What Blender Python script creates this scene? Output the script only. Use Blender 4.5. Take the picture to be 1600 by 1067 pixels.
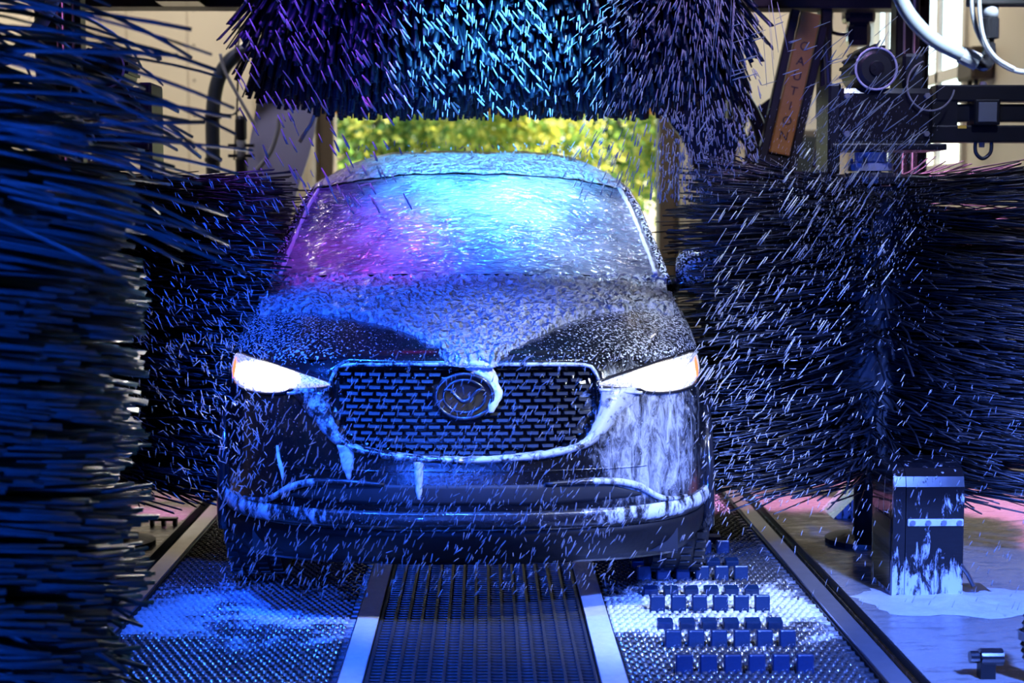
import bpy, math, random
import numpy as np
from mathutils import Vector, Matrix, noise

random.seed(7)
rng = np.random.default_rng(7)
for o in list(bpy.data.objects):
    bpy.data.objects.remove(o)
scn = bpy.context.scene
C = scn.collection
R = math.radians
PI = math.pi

# ------------------------------------------------------------------ camera
cam_d = bpy.data.cameras.new('camera')
cam = bpy.data.objects.new('camera', cam_d)
C.objects.link(cam)
cam.location = (0, -5.1, 1.37)
cam.rotation_euler = (R(90 - 4.64), 0, R(-0.985))
cam_d.lens = 56.25
cam_d.sensor_width = 36
cam_d.clip_start = 0.05
cam_d.clip_end = 200
cam_d.dof.use_dof = True
cam_d.dof.focus_distance = 5.7
cam_d.dof.aperture_fstop = 2.6
scn.camera = cam

# ------------------------------------------------------------------ world, sun, exposure
world = bpy.data.worlds.new('world')
scn.world = world
world.use_nodes = True
wn = world.node_tree
for n in list(wn.nodes):
    wn.nodes.remove(n)
wo = wn.nodes.new('ShaderNodeOutputWorld')
wb = wn.nodes.new('ShaderNodeBackground')
ws = wn.nodes.new('ShaderNodeTexSky')
ws.sky_type = 'NISHITA'
ws.sun_disc = False
ws.sun_elevation = R(38)
ws.sun_rotation = R(60)
ws.altitude = 100
wb.inputs['Strength'].default_value = 0.6
wn.links.new(ws.outputs[0], wb.inputs[0])
wn.links.new(wb.outputs[0], wo.inputs[0])

sun_d = bpy.data.lights.new('sun', 'SUN')
sun_d.energy = 20.0
sun_d.color = (1.0, 0.9, 0.72)
sun_d.angle = R(0.6)
sun = bpy.data.objects.new('sun', sun_d)
C.objects.link(sun)
sun_dir = Vector((-0.80, -0.12, -0.50))       # travels from the window side of the hall
sun.rotation_euler = sun_dir.to_track_quat('-Z', 'Y').to_euler()
sun.location = (8, 12, 9)

vs = scn.view_settings
vs.view_transform = 'Standard'
vs.look = 'None'
vs.gamma = 1.0
vs.exposure = 0.0
vs.use_curve_mapping = False
scn.cycles.max_bounces = 7
scn.cycles.caustics_reflective = False
scn.cycles.caustics_refractive = False

# ------------------------------------------------------------------ helpers
def tag(o, label=None, cat=None, group=None, kind=None):
    if label: o['label'] = label
    if cat: o['category'] = cat
    if group: o['group'] = group
    if kind: o['kind'] = kind
    return o

def empty(name, loc=(0, 0, 0), rz=0):
    o = bpy.data.objects.new(name, None)
    C.objects.link(o)
    o.location = loc
    o.rotation_euler = (0, 0, rz)
    o.empty_display_size = 0.1
    return o

def thing(name, label, cat, loc=(0, 0, 0), rz=0, group=None):
    return tag(empty(name, loc, rz), label, cat, group)

def link_mesh(name, me, m, parent=None, smooth=False):
    if m is not None:
        me.materials.append(m)
    if smooth:
        me.polygons.foreach_set('use_smooth', [True] * len(me.polygons))
    o = bpy.data.objects.new(name, me)
    C.objects.link(o)
    if parent is not None:
        o.parent = parent
    return o

def np_mesh(name, V, Q):
    V = np.asarray(V, dtype=np.float32)
    Q = np.asarray(Q, dtype=np.int32)
    me = bpy.data.meshes.new(name)
    me.vertices.add(len(V))
    me.vertices.foreach_set('co', V.ravel())
    k = Q.shape[1]
    me.loops.add(Q.size)
    me.loops.foreach_set('vertex_index', Q.ravel())
    me.polygons.add(len(Q))
    me.polygons.foreach_set('loop_start', np.arange(len(Q), dtype=np.int32) * k)
    me.update(calc_edges=True)
    me.validate()
    return me

class MB:
    def __init__(s):
        s.v = []
        s.f = []
    def add(s, vs_, fs_):
        b = len(s.v)
        s.v.extend([tuple(p) for p in vs_])
        s.f.extend([tuple(i + b for i in f) for f in fs_])
        return s
    def box(s, x0, x1, y0, y1, z0, z1, bev=0.0):
        if bev <= 0:
            v = [(x, y, z) for z in (z0, z1) for y in (y0, y1) for x in (x0, x1)]
            f = [(0, 2, 3, 1), (4, 5, 7, 6), (0, 1, 5, 4), (2, 6, 7, 3), (0, 4, 6, 2), (1, 3, 7, 5)]
            return s.add(v, f)
        b = min(bev, (x1 - x0) / 2.01, (y1 - y0) / 2.01, (z1 - z0) / 2.01)
        def ring(z, i):
            return [(x0 + i, y0, z), (x1 - i, y0, z), (x1, y0 + i, z), (x1, y1 - i, z), (x1 - i, y1, z), (x0 + i, y1, z), (x0, y1 - i, z), (x0, y0 + i, z)]
        def inner(z):
            return [(x0 + b, y0 + b * .3, z), (x1 - b, y0 + b * .3, z), (x1 - b * .3, y0 + b, z), (x1 - b * .3, y1 - b, z), (x1 - b, y1 - b * .3, z), (x0 + b, y1 - b * .3, z), (x0 + b * .3, y1 - b, z), (x0 + b * .3, y0 + b, z)]
        rings = [inner(z0), ring(z0 + b, b), ring(z1 - b, b), inner(z1)]
        v = [p for r in rings for p in r]
        f = [(7, 6, 5, 4, 3, 2, 1, 0), tuple(range(24, 32))]
        for k in range(3):
            for i in range(8):
                j = (i + 1) % 8
                f.append((k * 8 + i, k * 8 + j, (k + 1) * 8 + j, (k + 1) * 8 + i))
        return s.add(v, f)
    def tube(s, pts, r, n=10, caps=True):
        pts = [Vector(p) for p in pts]
        rr = r if isinstance(r, (list, tuple)) else [r] * len(pts)
        up = None
        v = []
        for i, p in enumerate(pts):
            if i == 0: t = pts[1] - p
            elif i == len(pts) - 1: t = p - pts[i - 1]
            else: t = pts[i + 1] - pts[i - 1]
            t.normalize()
            if up is None:
                up = Vector((0, 0, 1)) if abs(t.z) < .9 else Vector((1, 0, 0))
            a = t.cross(up).normalized()
            up = a.cross(t).normalized()
            for k in range(n):
                an = 2 * PI * k / n
                v.append(p + (a * math.cos(an) + up * math.sin(an)) * rr[i])
        f = []
        m = len(pts)
        for i in range(m - 1):
            for k in range(n):
                j = (k + 1) % n
                f.append((i * n + k, i * n + j, (i + 1) * n + j, (i + 1) * n + k))
        if caps:
            f.append(tuple(range(n))[::-1])
            f.append(tuple((m - 1) * n + k for k in range(n)))
        return s.add(v, f)
    def cyl(s, a, b, r, n=16, r2=None):
        return s.tube([a, b], [r, r if r2 is None else r2], n)
    def lathe(s, prof, c=(0, 0, 0), axis='z', n=28):
        v, f = [], []
        for (r, h) in prof:
            for k in range(n):
                a = 2 * PI * k / n
                x, y = r * math.cos(a), r * math.sin(a)
                p = {'z': (x, y, h), 'x': (h, x, y), 'y': (x, h, y)}[axis]
                v.append((p[0] + c[0], p[1] + c[1], p[2] + c[2]))
        for i in range(len(prof) - 1):
            for k in range(n):
                j = (k + 1) % n
                f.append((i * n + k, i * n + j, (i + 1) * n + j, (i + 1) * n + k))
        return s.add(v, f)
    def prism_y(s, poly, y0, y1):
        n = len(poly)
        v = [(x, y0, z) for x, z in poly] + [(x, y1, z) for x, z in poly]
        f = [tuple(range(n)), tuple(range(2 * n - 1, n - 1, -1))]
        for i in range(n):
            j = (i + 1) % n
            f.append((i, i + n, j + n, j))
        return s.add(v, f)
    def prism_x(s, poly, x0, x1):
        n = len(poly)
        v = [(x0, y, z) for y, z in poly] + [(x1, y, z) for y, z in poly]
        f = [tuple(range(n)), tuple(range(2 * n - 1, n - 1, -1))]
        for i in range(n):
            j = (i + 1) % n
            f.append((i, i + n, j + n, j))
        return s.add(v, f)
    def mesh(s, name):
        me = bpy.data.meshes.new(name)
        me.from_pydata(s.v, [], s.f)
        me.validate()
        me.update()
        import bmesh
        bm = bmesh.new()
        bm.from_mesh(me)
        bmesh.ops.recalc_face_normals(bm, faces=bm.faces)
        bm.to_mesh(me)
        bm.free()
        return me
    def build(s, name, m, parent=None, smooth=False):
        return link_mesh(name, s.mesh(name), m, parent, smooth)

def smooth_path(pts, n=8):
    pts = [Vector(p) for p in pts]
    out = []
    for i in range(len(pts) - 1):
        p0 = pts[max(i - 1, 0)]; p1 = pts[i]; p2 = pts[i + 1]; p3 = pts[min(i + 2, len(pts) - 1)]
        for k in range(n):
            t = k / n
            out.append(.5 * ((2 * p1) + (p2 - p0) * t + (2 * p0 - 5 * p1 + 4 * p2 - p3) * t * t + (3 * p1 - p0 - 3 * p2 + p3) * t ** 3))
    out.append(pts[-1])
    return out

def copy_tree(o, parent=None):
    c = o.copy()
    C.objects.link(c)
    if parent is not None:
        c.parent = parent
    for ch in list(o.children):
        copy_tree(ch, c)
    return c

# ------------------------------------------------------------------ materials
class N:
    """small node-tree writer"""
    def __init__(s, name):
        s.m = bpy.data.materials.new(name)
        s.m.use_nodes = True
        s.t = s.m.node_tree
        s.b = s.t.nodes['Principled BSDF']
        s.o = s.t.nodes['Material Output']
    def n(s, typ, **kw):
        nd = s.t.nodes.new(typ)
        for k, v in kw.items():
            if k in nd.inputs: nd.inputs[k].default_value = v
            else: setattr(nd, k, v)
        return nd
    def l(s, a, b):
        s.t.links.new(a, b)
    def coords(s, scale=(1, 1, 1), kind='Object', rot=(0, 0, 0), loc=(0, 0, 0)):
        tc = s.n('ShaderNodeTexCoord')
        mp = s.n('ShaderNodeMapping')
        mp.inputs['Scale'].default_value = scale
        mp.inputs['Rotation'].default_value = rot
        mp.inputs['Location'].default_value = loc
        s.l(tc.outputs[kind], mp.inputs['Vector'])
        return mp.outputs[0]
    def noise(s, vec, scale=5, detail=4, rough=.55, dist=0):
        nd = s.n('ShaderNodeTexNoise')
        nd.inputs['Scale'].default_value = scale
        nd.inputs['Detail'].default_value = detail
        nd.inputs['Roughness'].default_value = rough
        nd.inputs['Distortion'].default_value = dist
        s.l(vec, nd.inputs['Vector'])
        return nd.outputs['Fac']
    def ramp(s, fac, stops):
        r = s.n('ShaderNodeValToRGB')
        e = r.color_ramp.elements
        e[0].position, e[0].color = stops[0][0], col4(stops[0][1])
        e[1].position, e[1].color = stops[-1][0], col4(stops[-1][1])
        for p, c in stops[1:-1]:
            x = e.new(p)
            x.color = col4(c)
        s.l(fac, r.inputs[0])
        return r.outputs[0]
    def mix(s, fac, a, b):
        m = s.n('ShaderNodeMix', data_type='RGBA')
        for sock, v in ((m.inputs[0], fac), (m.inputs[6], a), (m.inputs[7], b)):
            if isinstance(v, (int, float)): sock.default_value = v
            elif isinstance(v, tuple): sock.default_value = col4(v)
            else: s.l(v, sock)
        return m.outputs[2]
    def math(s, op, a, b=None, clamp=False):
        m = s.n('ShaderNodeMath', operation=op, use_clamp=clamp)
        for i, v in enumerate((a, b)):
            if v is None: continue
            if isinstance(v, (int, float)): m.inputs[i].default_value = v
            else: s.l(v, m.inputs[i])
        return m.outputs[0]
    def rangef(s, val, a, b, c=0., d=1.):
        m = s.n('ShaderNodeMapRange', interpolation_type='SMOOTHSTEP')
        s.l(val, m.inputs[0])
        for i, v in enumerate((a, b, c, d)): m.inputs[i + 1].default_value = v
        return m.outputs[0]
    def sep(s, vec):
        m = s.n('ShaderNodeSeparateXYZ')
        s.l(vec, m.inputs[0])
        return m.outputs
    def bump(s, h, strength=.3, dist=.01):
        b = s.n('ShaderNodeBump')
        b.inputs['Strength'].default_value = strength
        b.inputs['Distance'].default_value = dist
        s.l(h, b.inputs['Height'])
        s.l(b.outputs[0], s.b.inputs['Normal'])
        return b.outputs[0]
    def set(s, **kw):
        for k, v in kw.items():
            i = s.b.inputs[k.replace('_', ' ')]
            if isinstance(v, (int, float)): i.default_value = v
            elif isinstance(v, tuple): i.default_value = col4(v) if len(i.default_value) == 4 else v
            else: s.l(v, i)
        return s

def col4(c):
    if isinstance(c, (int, float)): return (c, c, c, 1)
    return (c[0], c[1], c[2], 1)

def simple(name, col, rough=.5, metal=0., var=.12, scale=14, bump=.0, coat=0., spec=.5):
    k = N(name)
    v = k.coords()
    f = k.noise(v, scale, 4)
    c = k.mix(f, tuple(x * (1 - var) for x in col), tuple(min(1, x * (1 + var)) for x in col))
    k.set(Base_Color=c, Roughness=rough, Metallic=metal, Coat_Weight=coat)
    k.b.inputs['Specular IOR Level'].default_value = spec
    if bump: k.bump(f, bump, .01)
    return k.m

def emis(name, col, st):
    k = N(name)
    k.set(Base_Color=(.02, .02, .02), Emission_Color=col, Emission_Strength=st)
    return k.m

M = {}
M['wall'] = simple('wall_panel', (.64, .58, .48), .45, var=.05, scale=2.2)
M['wall_trim'] = simple('wall_trim', (.52, .46, .37), .5, var=.06)
M['screw'] = simple('screw_head', (.25, .22, .18), .4, .6)
M['ceiling'] = simple('ceiling_panel', (.42, .39, .34), .6, var=.05)
M['jamb'] = simple('brown_jamb', (.060, .042, .030), .5, var=.3, scale=9)
M['cream'] = simple('cream_strip_curtain', (.40, .36, .29), .5, var=.12, scale=6)
M['orange'] = simple('orange_beam', (.62, .30, .06), .5, var=.15, scale=8)
M['caution'] = simple('caution_board', (.40, .22, .03), .55, var=.25, scale=12)
M['winframe'] = simple('window_frame', (.62, .60, .55), .45, var=.05)
M['black'] = simple('black_metal', (.010, .011, .014), .38, .3, var=.4, scale=20, bump=.05)
M['blackwet'] = simple('black_wet_plastic', (.012, .013, .017), .16, 0, var=.4, scale=30, coat=.6)
M['greyplate'] = simple('grey_splash_plate', (.40, .40, .49), .5, 0, var=.12, scale=5)
M['steel'] = simple('wet_steel', (.42, .43, .46), .28, .75, var=.2, scale=18, bump=.06)
M['galv'] = simple('galvanised_bar', (.24, .25, .28), .28, .85, var=.35, scale=40, bump=.15)
M['dark'] = simple('dark_pit', (.008, .009, .011), .6, 0, var=.3)
M['rubber'] = simple('tyre_rubber', (.012, .012, .013), .5, 0, var=.3, scale=40, bump=.1)
M['rim'] = simple('dark_rim', (.08, .08, .085), .25, .8)
M['greymetal'] = simple('grey_metal', (.20, .22, .23), .4, .5, var=.1)
M['darkhose'] = simple('dark_hose', (.020, .028, .036), .4, 0, var=.2, scale=30)
M['clearhose'] = simple('clear_hose', (.30, .34, .40), .25, 0, var=.08, scale=9)
M['greyhose'] = simple('grey_hose', (.22, .23, .23), .4, 0, var=.1)
M['bluehose'] = simple('milky_hose', (.20, .25, .31), .3, 0, var=.08, scale=9)
M['yellow'] = simple('yellow_sticker', (.75, .48, .04), .5)
M['copper'] = simple('copper_fitting', (.5, .2, .06), .4, .7)
M['letter'] = simple('black_lettering', (.01, .009, .008), .6)
M['bark'] = simple('bark', (.10, .075, .05), .9, var=.4, scale=10, bump=.4)
M['glassdark'] = simple('dark_glass', (.012, .014, .018), .06, 0, var=.2, coat=.5)
M['cleat'] = None

def mat_floor():
    k = N('wet_concrete')
    v = k.coords()
    a = k.noise(v, 1.2, 5, .6)
    b = k.noise(k.coords((1, 3.5, 1)), 7, 5, .6)
    c = k.mix(a, (.20, .19, .18), (.40, .38, .35))
    c = k.mix(k.rangef(b, .52, .72), c, (.13, .125, .12))
    k.set(Base_Color=c, Roughness=k.rangef(b, .3, .7, .10, .34))
    k.b.inputs['Specular IOR Level'].default_value = .7
    k.bump(k.noise(k.coords((1, 3.2, 1)), 16, 4), .22, .012)
    return k.m
M['floor'] = mat_floor()

def mat_foamfloor():
    k = N('floor_foam')
    v = k.coords()
    a = k.noise(v, 26, 6, .7)
    c = k.mix(a, (.42, .46, .54), (.78, .80, .85))
    k.set(Base_Color=c, Roughness=.42)
    k.bump(a, .5, .01)
    return k.m
M['foamfloor'] = mat_foamfloor()

def mat_tread(name='tread_plate', bare=(.020, .021, .024), metal=0.):
    """plate under the treads with a film of foam lying over part of it"""
    k = N(name)
    v = k.coords()
    x, y, z = k.sep(v)
    f = k.noise(k.coords((1, 3.0, 1)), 9, 6, .7)
    f2 = k.noise(v, 2.6, 3)
    band = k.math('MULTIPLY', k.rangef(y, -.30, .22), k.rangef(y, 1.0, .55))
    m = k.math('ADD', k.math('MULTIPLY', band, .62), k.math('MULTIPLY', k.math('SUBTRACT', f, .5), 1.3))
    m = k.math('ADD', m, k.math('MULTIPLY', k.math('SUBTRACT', f2, .5), 1.9))
    msk = k.rangef(m, .24, .72)
    c = k.mix(msk, bare, (.55, .60, .68))
    k.set(Base_Color=c, Roughness=k.rangef(msk, 0, 1, .2, .42), Metallic=k.rangef(msk, 0, 1, metal, 0.))
    k.bump(f, .45, .012)
    return k.m
M['tread'] = mat_tread()
M['teeth'] = mat_tread('tread_teeth', (.16, .17, .19), .8)

def mat_paint():
    """black car paint, wet, with foam spatter and runs on the flank by the driver's lamp"""
    k = N('black_paint_wet')
    v = k.coords()
    x, y, z = k.sep(v)
    sp = k.noise(k.coords((1, .55, 1), rot=(0, R(24), 0)), 120, 3, .6)
    big = k.noise(v, 5, 4, .6)
    runs = k.noise(k.coords((2.4, 1.2, .75), rot=(0, R(16), 0)), 13, 8, .78, .9)
    # where soap has run down: a tongue below the lamp on the +x side
    reg = k.math('MULTIPLY', k.rangef(x, .34, .56), k.rangef(x, .86, .70))
    reg = k.math('MULTIPLY', reg, k.rangef(z, .36, .47))
    reg = k.math('MULTIPLY', reg, k.rangef(z, .90, .70, .35, 1.))
    top = k.math('MULTIPLY', k.rangef(z, .84, .90), k.math('MAXIMUM', k.rangef(x, .10, .75, .18, .72), k.rangef(x, -.20, -.70, .18, .62)))
    a = k.rangef(k.math('ADD', runs, k.math('MULTIPLY', reg, .26)), .56, 1.02)
    a = k.math('MULTIPLY', a, k.rangef(reg, .02, .3))
    b = k.rangef(k.math('ADD', sp, k.math('MULTIPLY', top, .26)), .66, .76)
    s2 = k.rangef(k.math('ADD', sp, k.math('MULTIPLY', big, .12)), .72, .78, 0, .55)
    msk = k.math('MAXIMUM', k.math('MAXIMUM', a, b), s2)
    c = k.mix(msk, (.004, .0045, .006), (.62, .66, .72))
    k.set(Base_Color=c, Roughness=k.rangef(msk, 0, 1, .20, .5), Coat_Weight=.6, Coat_Roughness=.12)
    hb = k.math('ADD', k.math('MULTIPLY', sp, .6), k.math('MULTIPLY', msk, 1.2))
    k.bump(hb, .30, .006)
    return k.m
M['paint'] = mat_paint()

def mat_wing():
    k = N('gloss_wing_foamed')
    v = k.coords()
    x, y, z = k.sep(v)
    sp = k.noise(v, 90, 4, .65)
    f = k.noise(v, 22, 5, .7)
    m = k.rangef(k.math('ADD', f, k.rangef(x, -.3, .5, .10, .24)), .52, .74)
    c = k.mix(m, (.03, .032, .036), (.55, .58, .62))
    k.set(Base_Color=c, Roughness=.25, Coat_Weight=.4, Metallic=k.rangef(m, 0, 1, .7, 0))
    k.bump(sp, .35, .005)
    return k.m
M['wing'] = mat_wing()

def mat_foam():
    k = N('soap_foam')
    v = k.coords()
    fine = k.noise(v, 75, 5, .65)
    pores = k.n('ShaderNodeTexVoronoi')
    pores.inputs['Scale'].default_value = 42
    k.l(v, pores.inputs['Vector'])
    h = k.math('ADD', k.math('MULTIPLY', fine, .35), k.math('MULTIPLY', pores.outputs[0], .8))
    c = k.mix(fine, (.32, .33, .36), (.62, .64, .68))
    hole_shade = k.noise(k.coords((1, .62, 1)), 40, 2, .5, .25)
    c = k.mix(k.rangef(hole_shade, .41, .31, 0, .72), c, (.035, .038, .05))  # pores: thin foam over black paint, with dimple shade put into the colour
    h = k.math('ADD', h, k.math('MULTIPLY', k.rangef(hole_shade, .32, .62), 1.9))
    k.set(Base_Color=c, Roughness=.36, Coat_Weight=.3, Coat_Roughness=.15)
    k.bump(h, 1.0, .022)
    return k.m
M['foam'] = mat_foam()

def mat_film():
    """thin runny soap film on the glass: grey veil, glossy ripples"""
    k = N('soap_film')
    v = k.coords()
    rip = k.noise(k.coords((.75, 1.5, 2.2), rot=(0, 0, R(12))), 17, 2, .5, 1.4)
    fine = k.noise(v, 60, 3, .55)
    veil = k.noise(v, 4, 4, .6)
    h = k.math('ADD', rip, k.math('MULTIPLY', fine, .10))
    c = k.mix(k.rangef(veil, .35, .65), (.10, .105, .13), (.22, .225, .26))
    k.set(Base_Color=c, Roughness=.09)
    k.b.inputs['Specular IOR Level'].default_value = 1.0
    k.bump(h, 1.0, .030)
    return k.m
M['film'] = mat_film()

def mat_foamblob():
    k = N('thick_foam')
    v = k.coords()
    f = k.noise(v, 45, 5, .65)
    k.set(Base_Color=k.mix(f, (.46, .48, .52), (.80, .82, .86)), Roughness=.38)
    k.bump(f, .4, .008)
    return k.m
M['foamblob'] = mat_foamblob()

def mat_bristle(name, ca, cb, rough=.35, spec=.5):
    k = N(name)
    v = k.coords()
    f = k.noise(v, 30, 3)
    g = k.noise(v, 4, 2)
    c = k.mix(k.math('MULTIPLY', f, g), ca, cb)
    k.set(Base_Color=c, Roughness=rough)
    k.b.inputs['Specular IOR Level'].default_value = spec
    return k.m
M['br_black'] = mat_bristle('black_bristle', (.006, .007, .010), (.035, .038, .048), .34, .6)
M['br_blue'] = mat_bristle('blue_bristle', (.003, .030, .034), (.012, .125, .13), .42, .35)
M['br_top'] = mat_bristle('navy_bristle', (.002, .008, .022), (.005, .020, .050), .45, .3)

def mat_block():
    k = N('foam_streaked_black')
    v = k.coords()
    x, y, z = k.sep(v)
    d = k.noise(k.coords((2.6, 2.6, .8)), 10, 6, .7, .5)
    f = k.noise(v, 60, 4)
    m = k.math('ADD', d, k.rangef(z, .26, .02, .0, .16))
    msk = k.rangef(m, .58, .68)
    c = k.mix(msk, (.006, .006, .008), (.55, .58, .64))
    k.set(Base_Color=c, Roughness=k.rangef(msk, 0, 1, .15, .45), Coat_Weight=.4)
    k.bump(msk, .5, .01)
    return k.m
M['block'] = mat_block()

def mat_cleat():
    k = N('blue_cleat')
    v = k.coords()
    d = k.noise(v, 40, 4, .7)
    msk = k.rangef(d, .62, .70)
    c = k.mix(msk, (.005, .020, .062), (.4, .45, .52))
    k.set(Base_Color=c, Roughness=.32)
    k.bump(d, .3, .006)
    return k.m
M['cleat'] = mat_cleat()

def mat_water():
    k = N('water_drop')
    v = k.coords()
    f = k.noise(v, 9, 2)
    k.set(Base_Color=k.mix(f, (.40, .43, .50), (.60, .63, .68)), Roughness=.25)
    tr = k.n('ShaderNodeBsdfTranslucent')
    tr.inputs[0].default_value = (.42, .45, .5, 1)
    mx = k.n('ShaderNodeMixShader')
    mx.inputs[0].default_value = .5
    k.l(k.b.outputs[0], mx.inputs[1]); k.l(tr.outputs[0], mx.inputs[2])
    k.l(mx.outputs[0], k.o.inputs[0])
    return k.m
M['water'] = mat_water()

def mat_leaf(name, ca, cb):
    k = N(name)
    oi = k.n('ShaderNodeNewGeometry')
    f = oi.outputs['Random Per Island']
    c = k.mix(f, ca, cb)
    k.set(Base_Color=c, Roughness=.5)
    tr = k.n('ShaderNodeBsdfTranslucent')
    k.l(c, tr.inputs[0])
    mx = k.n('ShaderNodeMixShader')
    mx.inputs[0].default_value = .55
    k.l(k.b.outputs[0], mx.inputs[1]); k.l(tr.outputs[0], mx.inputs[2])
    k.l(mx.outputs[0], k.o.inputs[0])
    return k.m
M['leaf_y'] = mat_leaf('sunny_leaf', (.42, .44, .05), (.75, .68, .16))
M['leaf_g'] = mat_leaf('green_leaf', (.10, .22, .04), (.32, .44, .09))
M['leaf_d'] = mat_leaf('dark_leaf', (.03, .10, .035), (.12, .24, .07))

def mat_pane():
    k = N('window_pane')
    gl = k.n('ShaderNodeBsdfGlossy')
    gl.inputs['Roughness'].default_value = .03
    tp = k.n('ShaderNodeBsdfTransparent')
    nz = k.noise(k.coords(), 3, 2)
    tp_c = k.mix(nz, (.86, .92, .94), (.95, .98, .98))
    k.l(tp_c, tp.inputs[0])
    mx = k.n('ShaderNodeMixShader')
    mx.inputs[0].default_value = .08
    k.l(tp.outputs[0], mx.inputs[1]); k.l(gl.outputs[0], mx.inputs[2])
    k.l(mx.outputs[0], k.o.inputs[0])
    return k.m
M['pane'] = mat_pane()
M['ground'] = simple('grass_ground', (.16, .20, .06), .9, var=.4, scale=6)
M['drive'] = simple('concrete_drive', (.34, .32, .28), .8, var=.12, scale=4)

def mat_lens(st):
    k = N('lit_headlamp')
    v = k.coords()
    f = k.noise(v, 160, 3, .6)
    d = k.rangef(f, .38, .52, .05, 1.)
    x, y, z = k.sep(v)
    rx = k.math('POWER', k.math('DIVIDE', k.math('SUBTRACT', k.math('ABSOLUTE', x), .675), .125), 2.)
    rz = k.math('POWER', k.math('DIVIDE', k.math('SUBTRACT', z, .820), .046), 2.)
    core = k.rangef(k.math('ADD', rx, rz), .10, 1.30, 1., .03)      # reflector throws most light from its middle
    k.set(Base_Color=(.5, .5, .5), Roughness=.15, Emission_Color=(1., .93, .80), Emission_Strength=k.math('MULTIPLY', d, k.math('MULTIPLY', core, st)))
    k.bump(f, .5, .004)
    return k.m
M['lens'] = mat_lens(20.)
M['marker'] = emis('amber_marker', (1., .20, .05), 2.2)

# ------------------------------------------------------------------ lamps of the wash bay
def aim(o, frm, to):
    o.location = frm
    o.rotation_euler = (Vector(to) - Vector(frm)).to_track_quat('-Z', 'Y').to_euler()

def floodlight(label, frm, to, col, power, angle=60, size=.09, mount='ceiling', blend=.6, group=None):
    """LED floodlight: finned housing, bezel, lens, yoke, rod, and its own spot lamp"""
    t = thing('led_floodlight', label, 'lamp', frm, 0, group)
    q = (Vector(to) - Vector(frm)).to_track_quat('-Z', 'Y')
    b = MB()
    b.box(-.11, .11, -.08, .08, .03, .09, .012)
    for i in range(7):
        x = -.09 + i * .03
        b.box(x - .004, x + .004, -.07, .07, .09, .12)
    h = b.build('housing', M['black'], t)
    bz = MB()
    bz.box(-.12, .12, -.09, -.075, .015, .035); bz.box(-.12, .12, .075, .09, .015, .035)
    bz.box(-.12, -.105, -.075, .075, .015, .035); bz.box(.105, .12, -.075, .075, .015, .035)
    z_ = bz.build('bezel', M['blackwet'], t)
    ln = MB().box(-.105, .105, -.075, .075, .022, .03).build('lens', emis('led_lens', col, 3.0), t)
    for o in (h, z_, ln):
        o.rotation_euler = q.to_euler()
    rod = MB()
    if mount == 'ceiling':
        rod.cyl((0, 0, .06), (0, 0, 4.45 - frm[2]), .015, 10)
        rod.cyl((0, 0, 4.44 - frm[2]), (0, 0, 4.5 - frm[2]), .05, 14)
    else:
        rod.cyl((0, 0, -.02), (0, 0, -frm[2] + .02), .018, 10)
        rod.cyl((0, 0, -frm[2] + .03), (0, 0, -frm[2]), .14, 18)
    rod.build('rod', M['black'], t)
    ld = bpy.data.lights.new('led_light', 'SPOT')
    ld.energy = power
    ld.color = col
    ld.spot_size = R(angle)
    ld.spot_blend = blend
    ld.shadow_soft_size = size
    lo = bpy.data.objects.new('led_light', ld)
    C.objects.link(lo)
    lo.parent = t
    lo.rotation_euler = q.to_euler()
    lo.location = q @ Vector((0, 0, -.01))
    return t

BLUE = (.015, .10, 1.0)
floodlight('blue floodlight on a low stand beside the drooping blue brush', (-.80, -4.9, .62), (-.62, -.2, .45), BLUE, 1300, 58, .10, 'floor')
floodlight('blue floodlight on a stand aimed at the foamy floor by the rail', (2.2, -2.6, 2.4), (1.70, .0, 0), (.09, .20, 1.0), 3000, 50, .12, 'floor')
floodlight('blue ceiling floodlight aimed at the tread plates before the bumper', (-.15, -1.5, 3.3), (-.30, -.05, 0), (.02, .13, 1.0), 1300, 34, .10)
floodlight('violet ceiling floodlight over the corner of the windscreen', (-1.05, .75, 3.0), (-.62, 1.9, 1.5), (.24, .07, 1.0), 170, 70, .10)
floodlight('magenta ceiling floodlight over the windscreen', (-.40, 1.50, 3.3), (-.40, 1.45, 1.3), (1.0, .03, .70), 190, 20, .16)
floodlight('blue ceiling floodlight over the middle of the windscreen', (-.10, 1.45, 3.3), (-.08, 1.68, 1.40), (.01, .14, 1.0), 1900, 30, .16)
floodlight('cyan ceiling floodlight over the middle of the windscreen', (.20, 1.45, 3.3), (.16, 1.68, 1.40), (.03, .45, 1.0), 480, 28, .16)
floodlight('pale ceiling floodlight over the windscreen beside the cyan one', (.55, 1.45, 3.3), (.45, 1.7, 1.40), (.55, .75, 1.0), 420, 34, .14)
floodlight('cyan ceiling floodlight aimed under the roller at the roof', (.15, -.7, 3.25), (.05, 2.15, 1.55), (.10, .50, 1.0), 4200, 22, .12)
floodlight('blue ceiling floodlight over the bonnet by the blue brush', (-1.25, -.9, 2.7), (-.50, .45, .85), (.01, .09, 1.0), 900, 42, .10)
floodlight('lilac ceiling floodlight over the cream door post', (1.15, .7, 3.1), (1.05, 1.9, 1.9), (.62, .38, 1.0), 90, 80, .10)
floodlight('white ceiling floodlight over the bonnet beside the mirror', (1.75, -1.5, 2.7), (.64, .20, .68), (.78, .88, 1.0), 560, 36, .10)
floodlight('pink ceiling floodlight over the wet floor beside the roller housing', (2.5, 2.0, 3.2), (1.9, 1.9, 0), (1.0, .35, .85), 1500, 46, .12)
floodlight('pink ceiling floodlight over the wet floor beyond the drooping brush', (-2.4, 2.4, 3.2), (-1.25, 1.6, 0), (1.0, .25, .9), 900, 40, .12)
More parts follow.
